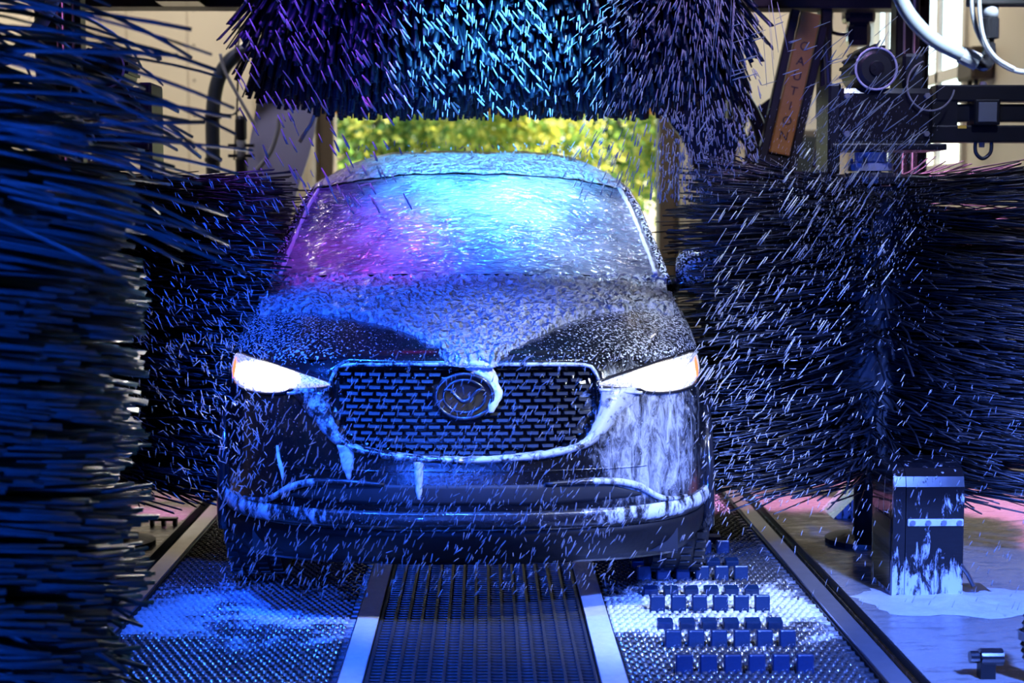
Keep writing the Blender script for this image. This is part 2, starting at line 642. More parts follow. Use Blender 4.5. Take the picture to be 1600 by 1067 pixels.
floodlight('cold ceiling floodlight over the black bristle drum by the windows', (1.9, -.6, 3.2), (1.45, 1.3, 1.2), (.55, .62, 1.0), 120, 62, .12)
floodlight('added soft lilac ceiling floodlight over the arched hose', (-2.0, 3.3, 3.7), (-1.35, 4.6, 1.9), (.72, .68, 1.0), 110, 60, .12)  # unseen fill lamp, added to lift the grey splash plate and wall

# ------------------------------------------------------------------ the hall
HX0, HX1, HY0, HY1, HZ = -3.65, 3.5, -6.6, 10.3, 4.5
OX0, OX1, OZ = -1.43, 1.67, 3.1              # opening in the end wall

def struct(name, mb, m, parent=None, label=None):
    o = mb.build(name, m, parent)
    if parent is None:
        tag(o, label, None, None, 'structure')
    return o

fl = MB()
fl.box(HX0 - .2, -1.31, HY0 - .2, HY1 + .2, -.2, 0)
fl.box(1.26, HX1 + .2, HY0 - .2, HY1 + .2, -.2, 0)
struct('floor', fl, M['floor'], label='wet grey concrete floor on both sides of the conveyor')
struct('ceiling', MB().box(HX0 - .2, HX1 + .2, HY0 - .2, HY1 + .2, HZ, HZ + .15), M['ceiling'], label='pale panelled ceiling of the wash bay')
struct('wall_front', MB().box(HX0 - .2, HX1 + .2, HY0 - .35, HY0 - .2, 0, HZ), M['wall_trim'], label='pale wall at the entry end of the bay')
wl = struct('wall_left', MB().box(HX0 - .2, HX0, HY0 - .2, HY1 + .2, 0, HZ), M['wall_trim'], label='beige panelled side wall of the bay')
wbk = MB()
wbk.box(HX0, OX0 - .15, HY1, HY1 + .2, 0, HZ)
wbk.box(OX1 + .17, HX1, HY1, HY1 + .2, 0, HZ)
wbk.box(OX0 - .15, OX1 + .17, HY1, HY1 + .2, OZ + .12, HZ)
wback = struct('wall_back', wbk, M['wall_trim'], label='beige panelled end wall around the exit opening')

WY0, WY1, WZ0, WZ1 = 6.55, 9.95, 1.66, 3.35   # daylight window in the side wall
wr = MB()
wr.box(HX1, HX1 + .2, HY0 - .2, WY0, 0, HZ)
wr.box(HX1, HX1 + .2, WY1, HY1 + .2, 0, HZ)
wr.box(HX1, HX1 + .2, WY0, WY1, 0, WZ0)
wr.box(HX1, HX1 + .2, WY0, WY1, WZ1, HZ)
wright = struct('wall_right', wr, M['wall'], label='beige side wall with the tall daylight window')

win = tag(empty('window_1', (HX1, (WY0 + WY1) / 2, WZ0)), 'tall white framed daylight window in the side wall', None, None, 'structure')
def wpart(name, mb, m):
    o = mb.build(name, m)
    o.parent = win
    o.matrix_parent_inverse = Matrix.Translation(-Vector(win.location))
    return o
nb = 4
fr = MB()
fr.box(HX1 - .03, HX1 + .12, WY0, WY0 + .07, WZ0, WZ1); fr.box(HX1 - .03, HX1 + .12, WY1 - .07, WY1, WZ0, WZ1)
fr.box(HX1 - .03, HX1 + .12, WY0 + .07, WY1 - .07, WZ0, WZ0 + .07); fr.box(HX1 - .03, HX1 + .12, WY0 + .07, WY1 - .07, WZ1 - .07, WZ1)
wpart('frame', fr, M['winframe'])
ystep = (WY1 - WY0 - .14) / nb
for i in range(1, nb):
    y = WY0 + .07 + i * ystep
    wpart('mullion', MB().box(HX1 + .02, HX1 + .06, y - .035, y + .035, WZ0 + .07, WZ1 - .07), M['winframe'])
wpart('transom', MB().box(HX1 + .02, HX1 + .06, WY0 + .07, WY1 - .07, 2.37, 2.45), M['winframe'])
for i in range(nb):
    y = WY0 + .07 + i * ystep
    for z0, z1 in ((WZ0 + .07, 2.37), (2.45, WZ1 - .07)):
        wpart('pane', MB().box(HX1 + .04, HX1 + .048, y + (.045 if i else 0), y + ystep - (.045 if i < nb - 1 else 0), z0, z1), M['pane'])

# wall panels and their screw rows
scr = MB()
pw = 1.18
y = HY1 - .02
while y > 1.0:
    MB().box(HX0, HX0 + .012, y - pw + .02, y, .02, HZ - .02, .004).build('panel', M['wall'], wl)
    for z in np.arange(.3, HZ - .2, .33):
        scr.cyl((HX0 + .010, y - .05, z), (HX0 + .018, y - .05, z), .014, 8)
        scr.cyl((HX0 + .010, y - pw + .07, z), (HX0 + .018, y - pw + .07, z), .014, 8)
    y -= pw
o = scr.build('screw', M['screw'], wl); tag(o, kind='stuff')
scr = MB()
for (x0, x1) in ((-3.63, -3.40), (-3.38, -2.82), (-2.80, -2.20), (-2.18, -1.60), (1.86, 2.42), (2.44, 2.98), (3.0, 3.48)):
    MB().box(x0, x1, HY1 - .012, HY1, .02, HZ - .02, .004).build('panel', M['wall'], wback)
    for z in np.arange(.3, HZ - .2, .33):
        scr.cyl((x0 + .05, HY1 - .018, z), (x0 + .05, HY1 - .01, z), .014, 8)
o = scr.build('screw', M['screw'], wback); tag(o, kind='stuff')
# door posts and header of the exit opening
struct('trim_1', MB().box(OX0 - .15, OX0, HY1 - .06, HY1 + .26, 0, OZ, .01), M['jamb'], label='dark brown post of the exit opening beside the grey splash plate')
struct('trim_2', MB().box(OX1, OX1 + .17, HY1 - .06, HY1 + .26, 0, OZ, .01), M['jamb'], label='dark brown post of the exit opening beside the mirror')
struct('trim_3', MB().box(OX0 - .15, OX1 + .17, HY1 - .06, HY1 + .26, OZ, OZ + .12, .01), M['jamb'], label='dark brown header of the exit opening')
def strip_curtain(x0, x1, label):
    t = thing('strip_curtain', label, 'curtain', ((x0 + x1) / 2, HY1 - .14, 0))
    n = 3
    w = (x1 - x0) / n
    for i in range(n):
        xa = -(x1 - x0) / 2 + i * w
        pts = [(xa + w * k / 6, .025 * math.sin(PI * k / 6) * (1 if i % 2 else -1)) for k in range(7)]
        poly = pts + [(p[0], p[1] + .008) for p in reversed(pts)]
        m = MB()
        nn = len(poly)
        m.add([(p[0], p[1], .04) for p in poly] + [(p[0], p[1], 3.0) for p in poly],
              [tuple(range(nn)), tuple(range(2 * nn - 1, nn - 1, -1))] + [(a, (a + 1) % nn, (a + 1) % nn + nn, a + nn) for a in range(nn)])
        m.build('strip', M['cream'], t, True)
    MB().box(-(x1 - x0) / 2, (x1 - x0) / 2, -.03, .05, 3.0, 3.06).build('curtain_rail', M['jamb'], t)
strip_curtain(-1.88, -1.60, 'cream strip curtain tied beside the grey splash plate')
strip_curtain(1.86, 2.06, 'cream strip curtain tied between door post and black splash plate')
t = thing('clearance_bar', 'orange clearance bar hung across the exit opening', 'bar', (.12, HY1 - .12, 2.29))
MB().box(-1.54, 1.54, -.05, .05, 0, .16, .02).build('bar', M['orange'], t)
for x in (-1.2, 1.2):
    MB().cyl((x, 0, .15), (x, 0, HZ - 2.29), .012, 8).build('hanger', M['black'], t)

# ------------------------------------------------------------------ outdoors
struct('ground', MB().box(-25, 25, HY1 + .2, 60, -.35, -.06), M['ground'], label='grass behind the wash bay')
struct('driveway', MB().box(-2.6, 2.9, HY1 + .21, 19, -.058, 0), M['drive'], label='pale concrete drive outside the exit')
def tree(label, loc, h, rad, mats, nleaf, group=None):
    t = thing('leafy_tree', label, 'tree', loc, 0, group)
    tr = MB()
    tr.tube(smooth_path([(0, 0, -.1), (.05, .03, h * .25), (-.04, .05, h * .5), (.02, 0, h * .8)], 4), [.13 - .009 * i for i in range(13)], 9)
    for k in range(6):
        a = k * 1.05
        tr.tube([(0, 0, h * (.25 + .07 * k)), (math.cos(a) * rad * .35, math.sin(a) * rad * .35, h * (.36 + .08 * k)), (math.cos(a) * rad * .7, math.sin(a) * rad * .7, h * (.42 + .09 * k))], [.05, .03, .012], 6)
    tr.build('trunk', M['bark'], t, True)
    # clumps of leaves, each leaf a folded pair of quads
    nc = 26
    cc = rng.normal(0, 1, (nc, 3)); cc /= np.linalg.norm(cc, axis=1)[:, None]
    cc *= rng.uniform(.35, 1, (nc, 1)) * np.array([rad * .85, rad * .85, h * .42])
    cc[:, 2] += h * .52
    for mi, m in enumerate(mats):
        n = nleaf // len(mats)
        ci = rng.integers(0, nc, n)
        p = cc[ci] + rng.normal(0, rad * .20, (n, 3))
        p[:, 2] = np.maximum(p[:, 2], .25)
        d = rng.normal(0, 1, (n, 3)); d /= np.linalg.norm(d, axis=1)[:, None]
        s_ = np.cross(d, rng.normal(0, 1, (n, 3))); s_ /= np.linalg.norm(s_, axis=1)[:, None]
        u = np.cross(d, s_)
        L = rng.uniform(.10, .2, (n, 1)); w = L * .34
        V = np.stack([p, p + d * L * .5 + s_ * w + u * L * .1, p + d * L, p + d * L * .5 - s_ * w + u * L * .1], 1).reshape(-1, 3)
        Q = np.arange(4 * n).reshape(n, 4)
        Q2 = np.concatenate([Q[:, [0, 1, 2]], Q[:, [0, 2, 3]]])
        o = link_mesh('foliage', np_mesh('foliage', V, Q2), m, t)
        tag(o, kind='stuff')
tree('tall dark green tree seen past the brown door post', (-2.75, 16.5, -.06), 5.2, 1.25, [M['leaf_d'], M['leaf_g']], 5500)
tree('sunlit lime tree seen past the mirror', (3.0, 16.8, -.06), 5.0, 1.25, [M['leaf_y'], M['leaf_g']], 5500)
tree('bright yellow leaved tree seen over the middle of the roof', (.55, 20.6, -.06), 5.6, 1.5, [M['leaf_y'], M['leaf_g']], 6500)
tree('green leaved tree between the dark tree and the yellow tree', (-1.9, 24.6, -.06), 6.2, 1.6, [M['leaf_g'], M['leaf_y'], M['leaf_d']], 6500)
tree('dense dark tree far behind the yellow tree', (2.6, 26.0, -.06), 7.5, 1.8, [M['leaf_d'], M['leaf_g']], 7000)
tree('very wide green tree far behind all the others', (-.6, 34, -.06), 10.0, 3.6, [M['leaf_g'], M['leaf_d'], M['leaf_y']], 12000)

# ------------------------------------------------------------------ conveyor pit, treads, grating, rails
PY0, PY1 = HY0, HY1
struct('floor_pit', MB().box(-1.32, 1.27, PY0, PY1, -.3, -.16), M['dark'], label='dark pit under the grating')

def tread_plate(x0, x1, label):
    t = thing('tread_plate', label, 'tread plate', ((x0 + x1) / 2, 0, 0))
    hw = (x1 - x0) / 2
    MB().box(-hw, hw, -3.4, 9.5, -.05, -.008).build('plate', M['tread'], t)
    V, Q = [], []
    xs = np.arange(-hw + .02, hw - .015, .026)
    ys = np.arange(-1.0, 3.0, .030)
    X, Y = np.meshgrid(xs, ys)
    X = X.ravel() + np.tile((np.arange(len(ys)) % 2 * .013 - .0065), (len(xs), 1)).T.ravel()
    Y = Y.ravel()
    n = len(X)
    a, b, h = .0105, .005, .011
    base = np.array([[-a, -b, -.008], [a, -b, -.008], [a, b, -.008], [-a, b, -.008], [-a * .7, -b * .5, h - .008], [a * .7, -b * .5, h - .008], [a * .7, b * .5, h - .008], [-a * .7, b * .5, h - .008]])
    P = np.stack([X, Y, np.zeros(n)], 1)[:, None, :] + base[None]
    q = np.array([[4, 5, 6, 7], [0, 1, 5, 4], [1, 2, 6, 5], [2, 3, 7, 6], [3, 0, 4, 7]])
    Q = (np.arange(n)[:, None, None] * 8 + q[None]).reshape(-1, 4)
    o = link_mesh('tread_teeth', np_mesh('tread_teeth', P.reshape(-1, 3), Q), M['teeth'], t)
    tag(o, kind='stuff')
    # cross ribs between the teeth rows
    rb = MB()
    for yy in np.arange(-1.0, 3.0, .06):
        rb.box(-hw, hw, yy + .011, yy + .019, -.008, -.002)
    o = rb.build('cross_rib', M['teeth'], t)
    tag(o, kind='stuff')
    return t
tread_plate(-1.195, -.435, 'ribbed steel tread plate with a blue foam puddle, no cleats')
tread_plate(.422, 1.158, 'ribbed steel tread plate carrying the rows of blue cleats')

g = thing('floor_grating', 'steel bar grating between the two bare strips under the bumper', 'grating', (-.01, 0, 0))
bar_me = MB().box(-.0045, .0045, -1.15, 4.5, -.05, 0).mesh('long_bar')
for i in range(16):
    o = link_mesh('long_bar', bar_me, M['galv'] if i == 0 else None, g)
    o.location.x = -.338 + i * (.676 / 15)
cb = MB().box(-.345, .345, -.003, .003, -.03, -.004).mesh('cross_bar')
for i in range(110):
    o = link_mesh('cross_bar', cb, M['galv'] if i == 0 else None, g)
    o.location.y = -1.1 + i * .033
def bare_strip(x0, x1, label):
    t = thing('bare_strip', label, 'metal strip', ((x0 + x1) / 2, 0, 0))
    hw = (x1 - x0) / 2
    MB().box(-hw, hw, -3.4, 9.5, -.06, .006, .004).build('top_plate', M['foamfloor'], t)
    for s_ in (-1, 1):
        MB().box(s_ * hw - .004, s_ * hw + .004, -3.4, 9.5, -.10, .000).build('side_flange', M['black'], t)
bare_strip(-.430, -.358, 'flat foam-wet steel strip beside the foam puddle plate')
bare_strip(.340, .418, 'flat foam-wet steel strip beside the blue cleats')
def rail(x0, x1, side, label):
    t = thing('guide_rail', label, 'rail', ((x0 + x1) / 2, 0, 0))
    hw = (x1 - x0) / 2
    MB().box(-hw, hw, -3.4, 9.9, -.1, .012, .004).build('top_plate', M['steel'], t)
    MB().box(side * (hw + .018) - .018, side * (hw + .018) + .018, -3.4, 9.9, -.1, -.012).build('drain_slot', M['dark'], t)
    MB().box(-side * (hw + .001) - .006, -side * (hw + .001) + .006, -3.4, 9.9, -.08, .002).build('inner_flange', M['black'], t)
    V = [side * (hw + .036) - .004, side * (hw + .036) + .004]
    MB().box(min(V), max(V), -3.4, 9.9, -.1, .028).build('outer_lip', M['black'], t)
rail(-1.275, -1.205, -1, 'long steel guide rail beside the foam puddle plate')
rail(1.168, 1.235, 1, 'long steel guide rail beside the cleat rows')

# blue cleats: rows of six, tall and short rows in turn
tall = MB(); tall.box(-.026, .026, -.012, .012, -.008, .050, .004)
short = MB(); short.box(-.026, .026, -.02, .02, -.008, .026, .004)
tall_me, short_me = tall.mesh('blue_cleat'), short.mesh('blue_cleat')
tall_me.materials.append(M['cleat']); short_me.materials.append(M['cleat'])
for r_ in range(11):
    yy = -.42 if r_ == 0 else -.14 + (r_ - 1) * .23
    tl = r_ == 0 or r_ % 2 == 1
    for c_ in range(6):
        o = bpy.data.objects.new('blue_cleat', tall_me if tl else short_me)
        C.objects.link(o)
        o.location = (.595 + c_ * .0725, yy, 0)
        o.rotation_euler = (R(-6 if tl else 10), 0, 0)
        od = ('first', 'second', 'third', 'fourth', 'fifth', 'sixth')
        row = od[5 - r_] + ' row before the front tyre' if r_ < 6 else od[r_ - 6] + ' row behind the front tyre'
        tag(o, ('tall' if tl else 'low') + ' blue cleat, ' + od[c_] + ' from the bare strip, ' + row, 'cleat',
            'tall blue cleats on the tread plate' if tl else 'low blue cleats on the tread plate')

# ------------------------------------------------------------------ the car
CX = -.065
car = thing('suv_car', 'black SUV with lit headlamps, covered in soap foam, nose on', 'car', (CX, 0, 0))

def interp(x, pts):
    xs, ys = zip(*pts)
    return np.interp(x, xs, ys)

_pl = smooth_path([(0, 0, 0), (.2, .006, 0), (.4, .045, 0), (.55, .10, 0), (.68, .19, 0), (.77, .30, 0), (.835, .46, 0), (.872, .65, 0), (.885, .95, 0), (.887, 1.5, 0),
                   (.885, 2.5, 0), (.875, 3.4, 0), (.84, 4.0, 0), (.74, 4.35, 0), (.45, 4.50, 0), (0, 4.55, 0)], 16)
PX = np.array([p.x for p in _pl]); PYc = np.array([p.y for p in _pl])
_ds = np.hypot(np.diff(PX), np.diff(PYc)); _s = np.concatenate([[0], np.cumsum(_ds)])
def plan(s_):
    return np.interp(s_, _s, PX), np.interp(s_, _s, PYc)
def plan_n(s_):
    x0, y0 = plan(np.maximum(s_ - .02, 0)); x1, y1 = plan(np.minimum(s_ + .02, _s[-1]))
    tx, ty = x1 - x0, y1 - y0
    l = np.hypot(tx, ty)
    nx, ny = ty / l, -tx / l
    nx = np.where(s_ < 1e-6, 0, nx)
    return nx, ny
HC = [(0, .862), (.12, .882), (.2, .905), (.4, .952), (.7, 1.010), (1.0, 1.068), (1.15, 1.095), (1.4, 1.10), (4.2, 1.09), (4.6, 1.02)]
def Hood(x, y):
    a = np.abs(x)
    ridge = .010 * np.exp(-((a - .52 - .06 * y) / .05) ** 2) * np.clip((y - .1) * 3, 0, 1)
    return interp(y, HC) - .060 * (a / .8) ** 2.6 + ridge
OF = [(0, .17), (.08, .09), (.16, .035), (.24, .008), (.35, 0), (.50, .004), (.65, .022), (.78, .045), (.88, .068), (.95, .092), (1, .125)]
OS = [(0, .05), (.1, .015), (.25, 0), (.5, .0), (.7, .006), (.85, .022), (.94, .048), (1, .085)]
ZB = .195
def body_pt(s_, h):
    """point on the lower body wall; s_ runs along the plan outline, h from sill to shoulder"""
    px, py = plan(s_); nx, ny = plan_n(s_)
    wf = np.clip(-ny, 0, 1) ** 2
    o1 = wf * .125 + (1 - wf) * .085
    zt = Hood(px - nx * o1, py - ny * o1)
    off = wf * interp(h, OF) + (1 - wf) * interp(h, OS)
    x = np.maximum(px - nx * off, 0); y = py - ny * off
    return x, y, ZB + (zt - ZB) * h
_sf = np.linspace(0, 2.2, 400)
_hh = np.linspace(0, 1, 160)
_SX = np.zeros((160, 400)); _SY = _SX.copy(); _SZ = _SX.copy()
for i_, h_ in enumerate(_hh):
    _SX[i_], _SY[i_], _SZ[i_] = body_pt(_sf, h_)
def front_y(x, z):
    """depth of the fascia at height z and half-width |x|"""
    a = abs(x)
    # for every column find the point at height z
    best = None
    xs = np.empty(400); ys = np.empty(400)
    zi = np.clip((z - ZB) / (_SZ[-1] - ZB), 0, 1) * 159
    i0 = np.minimum(zi.astype(int), 158); f = zi - i0
    k = np.arange(400)
    xs = _SX[i0, k] * (1 - f) + _SX[i0 + 1, k] * f
    ys = _SY[i0, k] * (1 - f) + _SY[i0 + 1, k] * f
    xm = np.maximum.accumulate(xs)
    return float(np.interp(a, xm, ys))

GR_IN = [(0, .866), (.395, .862), (.430, .838), (.447, .775), (.437, .715), (.398, .640), (.33, .610), (.22, .592), (0, .580)]
GR_OUT = [(.575, .782), (.53, .735), (.485, .685), (.440, .632), (.385, .603), (.30, .586), (.2, .574), (0, .563)]
def inside(x, z, poly):
    c = False
    n = len(poly)
    for i in range(n):
        x0, z0 = poly[i]; x1, z1 = poly[(i + 1) % n]
        if (z0 > z) != (z1 > z) and x < (x1 - x0) * (z - z0) / (z1 - z0) + x0:
            c = not c
    return c

# body shell: nose, wings, doors and tail in one skin, with the grille opening set back and wheel arches cut
WR, WFY, WRY, WXC = .355, .92, 3.62, .775
sg = np.concatenate([np.arange(0, 1.5, .0175), np.arange(1.5, _s[-1], .05), [_s[-1]]])
hg = np.linspace(0, 1, 56)
V, Fq = [], []
ns, nh = len(sg), len(hg)
for sgn in (1, -1):
    base = len(V)
    for h_ in hg:
        x, y, z = body_pt(sg, h_)
        for a, b_, c_ in zip(x, y, z):
            if b_ < .2 and inside(a, c_, GR_IN):
                b_ += .050
            V.append((sgn * a, b_, c_))
    for i in range(nh - 1):
        for j in range(ns - 1):
            q = (base + i * ns + j, base + i * ns + j + 1, base + (i + 1) * ns + j + 1, base + (i + 1) * ns + j)
            c_ = [sum(V[k][t_] for k in q) / 4 for t_ in range(3)]
            if abs(c_[0]) > .7 and (math.hypot(c_[1] - WFY, c_[2] - WR) < .40 or math.hypot(c_[1] - WRY, c_[2] - WR) < .40):
                continue
            Fq.append(q if sgn > 0 else q[::-1])
b = MB()
b.v, b.f = V, Fq
# top deck: bonnet and wing tops filled between the two shoulder lines
xs_, ys_, zs_ = body_pt(sg, 1.0)
base = len(b.v)
nx_ = 40
for j in range(ns):
    for k in range(nx_ + 1):
        a = -1 + 2 * k / nx_
        xx = xs_[j] * a
        b.v.append((xx, ys_[j], float(Hood(xx, ys_[j])) if ys_[j] < 4.3 else zs_[j]))
for j in range(ns - 1):
    for k in range(nx_):
        b.f.append((base + j * (nx_ + 1) + k, base + j * (nx_ + 1) + k + 1, base + (j + 1) * (nx_ + 1) + k + 1, base + (j + 1) * (nx_ + 1) + k))
b.build('body', M['paint'], car, True)
# underbody tray
MB().box(-.72, .72, .25, 4.3, .22, .30).build('underbody', M['dark'], car)

# bonnet panel standing just proud of the deck, with its shut line
def hood_half(y):
    return float(interp(y, [(.15, .50), (.3, .64), (.5, .705), (.8, .735), (1.15, .74)]))
b = MB()
rows = np.linspace(.165, 1.16, 40)
ncol = 44
for y in rows:
    w = hood_half(y)
    for k in range(ncol + 1):
        a = -1 + 2 * k / ncol
        e = min(1, (1 - abs(a)) * 22, (y - .165) * 60 + .0)
        xx = w * a
        yy = y + .02 * a * a if y < .3 else y
        b.v.append((xx, yy, float(Hood(xx, yy)) + .009 * max(e, -.2) - .003 * (e <= 0)))
for i in range(len(rows) - 1):
    for k in range(ncol):
        b.f.append((i * (ncol + 1) + k, i * (ncol + 1) + k + 1, (i + 1) * (ncol + 1) + k + 1, (i + 1) * (ncol + 1) + k))
b.build('hood', M['paint'], car, True)

# greenhouse: windscreen, roof and side glass
GH = [  # centre y, centre z, edge half-width, edge y, edge z, power
    (1.13, 1.098, .790, 1.33, 1.085, 2.0), (1.32, 1.208, .772, 1.50, 1.175, 2.1), (1.52, 1.322, .748, 1.70, 1.275, 2.2), (1.72, 1.432, .720, 1.86, 1.375, 2.5), (1.90, 1.522, .690, 2.03, 1.448, 3.0),
    (2.05, 1.568, .676, 2.15, 1.475, 3.6), (2.3, 1.612, .668, 2.38, 1.50, 4.2), (2.7, 1.640, .662, 2.74, 1.52, 4.4), (3.2, 1.638, .652, 3.2, 1.505, 4.4), (3.8, 1.585, .636, 3.8, 1.45, 4.2),
    (4.15, 1.53, .62, 4.12, 1.40, 4.0), (4.32, 1.38, .66, 4.26, 1.28, 3.0), (4.50, 1.10, .72, 4.36, 1.08, 2.4)]
GHa = np.array(GH)
def green(v, a, lift=0.):
    """v 0..12 along the car, a -1..1 across"""
    p = [np.interp(v, np.arange(len(GH)), GHa[:, i]) for i in range(6)]
    e = abs(a) ** p[5]
    ey = a * a
    x = p[2] * a; y = p[0] + (p[3] - p[0]) * ey; z = p[1] + (p[4] - p[1]) * e
    return Vector((x, y, z))
def green_n(v, a):
    d = .02
    t1 = green(min(v + d, 12), a) - green(max(v - d, 0), a)
    t2 = green(v, min(a + d, 1)) - green(v, max(a - d, -1))
    n = t2.cross(t1)
    n.normalize()
    return n if n.z > 0 else -n
def green_sheet(v0, v1, nv, na, lift=0., amax=1.):
    m = MB()
    for i in range(nv + 1):
        v = v0 + (v1 - v0) * i / nv
        for k in range(na + 1):
            a = (-1 + 2 * k / na) * amax
            m.v.append(green(v, a) + green_n(v, a) * lift)
    for i in range(nv):
        for k in range(na):
            q = i * (na + 1) + k
            m.f.append((q, q + 1, q + na + 2, q + na + 1))
    return m
green_sheet(0, 4.0, 16, 30).build('windshield', M['glassdark'], car, True)
green_sheet(4.0, 10.4, 26, 30).build('roof', M['paint'], car, True)
green_sheet(10.4, 12, 8, 30).build('rear_window', M['glassdark'], car, True)
for sgn in (1, -1):
    m = MB()
    vv = np.linspace(0, 12, 37)
    for v in vv:
        e = green(v, sgn)
        bx_ = sgn * min(.815, abs(e.x) + .12)
        for k in range(7):
            t_ = k / 6
            bul = .02 * math.sin(PI * t_)
            m.v.append((e.x + (bx_ - e.x) * t_ + sgn * bul, e.y, e.z + (1.07 - e.z) * t_))
    for i in range(36):
        for k in range(6):
            m.f.append((i * 7 + k, i * 7 + k + 1, (i + 1) * 7 + k + 1, (i + 1) * 7 + k))
    m.build('side_window', M['glassdark'], car, True)
    pl = MB()
    pts = [green(v, sgn * .995) + Vector((sgn * .012, .012, .004)) for v in np.linspace(0, 10.3, 42)]
    pl.tube(pts, .020, 8)
    pl.build('pillar', M['paint'], car, True)

# door mirrors
for sgn in (1, -1):
    m = MB()
    prof = []
    nn, mm = 18, 12
    for i in range(mm + 1):
        ph = PI * i / mm
        for k in range(nn):
            th = 2 * PI * k / nn
            cx_, cz_ = math.cos(th), math.sin(th)
            ex = math.copysign(abs(cx_) ** .65, cx_); ez = math.copysign(abs(cz_) ** .65, cz_)
            r_ = math.sin(ph) ** .6
            m.v.append((sgn * (.965 + .125 * ex * r_), 1.40 - .075 * math.cos(ph), 1.145 + .085 * ez * r_ * (1 + .12 * ex)))
    for i in range(mm):
        for k in range(nn):
            j = (k + 1) % nn
            m.f.append((i * nn + k, i * nn + j, (i + 1) * nn + j, (i + 1) * nn + k))
    mr = m.build('mirror', M['paint'], car, True)
    MB().tube([(sgn * .80, 1.43, 1.06), (sgn * .88, 1.42, 1.085), (sgn * .94, 1.41, 1.10)], [.035, .03, .03], 10).build('mirror_arm', M['blackwet'], mr, True)
    MB().box(sgn * .965 - .10, sgn * .965 + .10, 1.470, 1.478, 1.08, 1.21, .003).build('mirror_glass', M['glassdark'], mr)

# wheels
def wheel(x, y):
    w_ = MB()
    w_.lathe([(.235, -.10), (.30, -.112), (.338, -.10), (.355, -.06), (.357, 0), (.355, .06), (.338, .10), (.30, .112), (.235, .10)], (0, 0, 0), 'x', 40)
    t_ = w_.build('tyre', M['rubber'], car, True)
    t_.location = (x, y, .366)
    sgn = 1 if x > 0 else -1
    rm = MB()
    rm.lathe([(.236, sgn * .10), (.225, sgn * .085), (.215, 0), (.225, -sgn * .09), (.236, -sgn * .1)], (0, 0, 0), 'x', 32)
    rm.build('rim', M['rim'], t_, True)
    for k in range(10):
        a = 2 * PI * k / 10
        sp = MB()
        sp.tube([(sgn * .07, .05 * math.cos(a), .05 * math.sin(a)), (sgn * .085, .22 * math.cos(a + .1), .22 * math.sin(a + .1))], [.022, .014], 6)
        sp.build('spoke', M['rim'], t_)
    MB().lathe([(.0, sgn * .09), (.05, sgn * .088), (.06, sgn * .05)], (0, 0, 0), 'x', 18).build('hub_cap', M['rim'], t_, True)
    # tread blocks
    tb = MB()
    for k in range(48):
        a = 2 * PI * k / 48
        for xx in (-.075, -.025, .025, .075):
            ca, sa = math.cos(a + xx), math.sin(a + xx)
            for_v = []
            r0, r1 = .350, .3615
            for (rr, da) in ((r0, -.045), (r0, .045), (r1, .04), (r1, -.04)):
                for dx in (-.018, .018):
                    aa = a + xx + da
                    for_v.append((xx + dx, rr * math.cos(aa), rr * math.sin(aa)))
            tb.add(for_v, [(0, 2, 3, 1), (2, 4, 5, 3), (4, 6, 7, 5), (6, 0, 1, 7), (0, 6, 4, 2), (1, 3, 5, 7)])
    o = tb.build('tread', M['rubber'], t_)
    tag(o, kind='stuff')
    # arch liner and flare
    al = MB()
    pts = [(x + sgn * .085, y + .405 * math.cos(a), WR + .405 * math.sin(a)) for a in np.linspace(-.25, PI + .25, 26)]
    al.tube(pts, .024, 8)
    al.build('arch_flare', M['blackwet'], car, True)
    ln = MB()
    aa = np.linspace(-.2, PI + .2, 22)
    for k, a in enumerate(aa):
        for dx in (-.25, .09):
            ln.v.append((x + sgn * dx, y + .40 * math.cos(a), WR + .40 * math.sin(a)))
    for k in range(21):
        ln.f.append((2 * k, 2 * k + 1, 2 * k + 3, 2 * k + 2))
    ln.build('arch_liner', M['dark'], car)
for x in (WXC, -WXC):
    for y in (WFY, WRY):
        wheel(x, y)

# grille: recessed opening filled with staggered wedge blocks
gr = empty('grille', (0, .05, .72)); gr.parent = car
def gpart(name, mb, m, smooth=False):
    o = mb.build(name, m, None, smooth)
    o.parent = gr
    o.matrix_parent_inverse = Matrix.Translation((0, -.05, -.72))
    return o
blk = MB()
blk.add([(-.021, .012, -.006), (.021, .012, -.006), (.021, .012, .006), (-.021, .012, .006), (-.017, -.010, -.0045), (.017, -.010, -.0045), (.019, -.004, .0045), (-.019, -.004, .0045)],
        [(4, 5, 6, 7), (0, 4, 7, 3), (1, 2, 6, 5), (3, 7, 6, 2), (0, 1, 5, 4), (0, 3, 2, 1)])
blk_me = blk.mesh('grille_block')
blk_me.materials.append(M['wing_dark'] if 'wing_dark' in M else simple('grille_black', (.009, .010, .012), .42, 0, var=.3, scale=60, spec=.2))
zrow = 0
z = .592
GRs = [(x * .97, z_) for x, z_ in GR_IN]
poly_in = GRs + [(-x, z_) for x, z_ in reversed(GRs[1:-1])]
while z < .862:
    off = .0245 if zrow % 2 else 0
    for k in range(-10, 11):
        x = k * .049 + off
        if inside(x, z, poly_in) and inside(x + .02, z, poly_in) and inside(x - .02, z, poly_in) and ((x / .105) ** 2 + ((z - .772) / .085) ** 2 > 1):
            o = bpy.data.objects.new('grille_block', blk_me)
            C.objects.link(o)
            o.parent = gr
            o.location = (x, front_y(x, z) + .024 - .05, z - .72)
            o.rotation_euler.z = -math.copysign(math.atan(.22 * abs(x)), x) * -1
    z += .0205
    zrow += 1
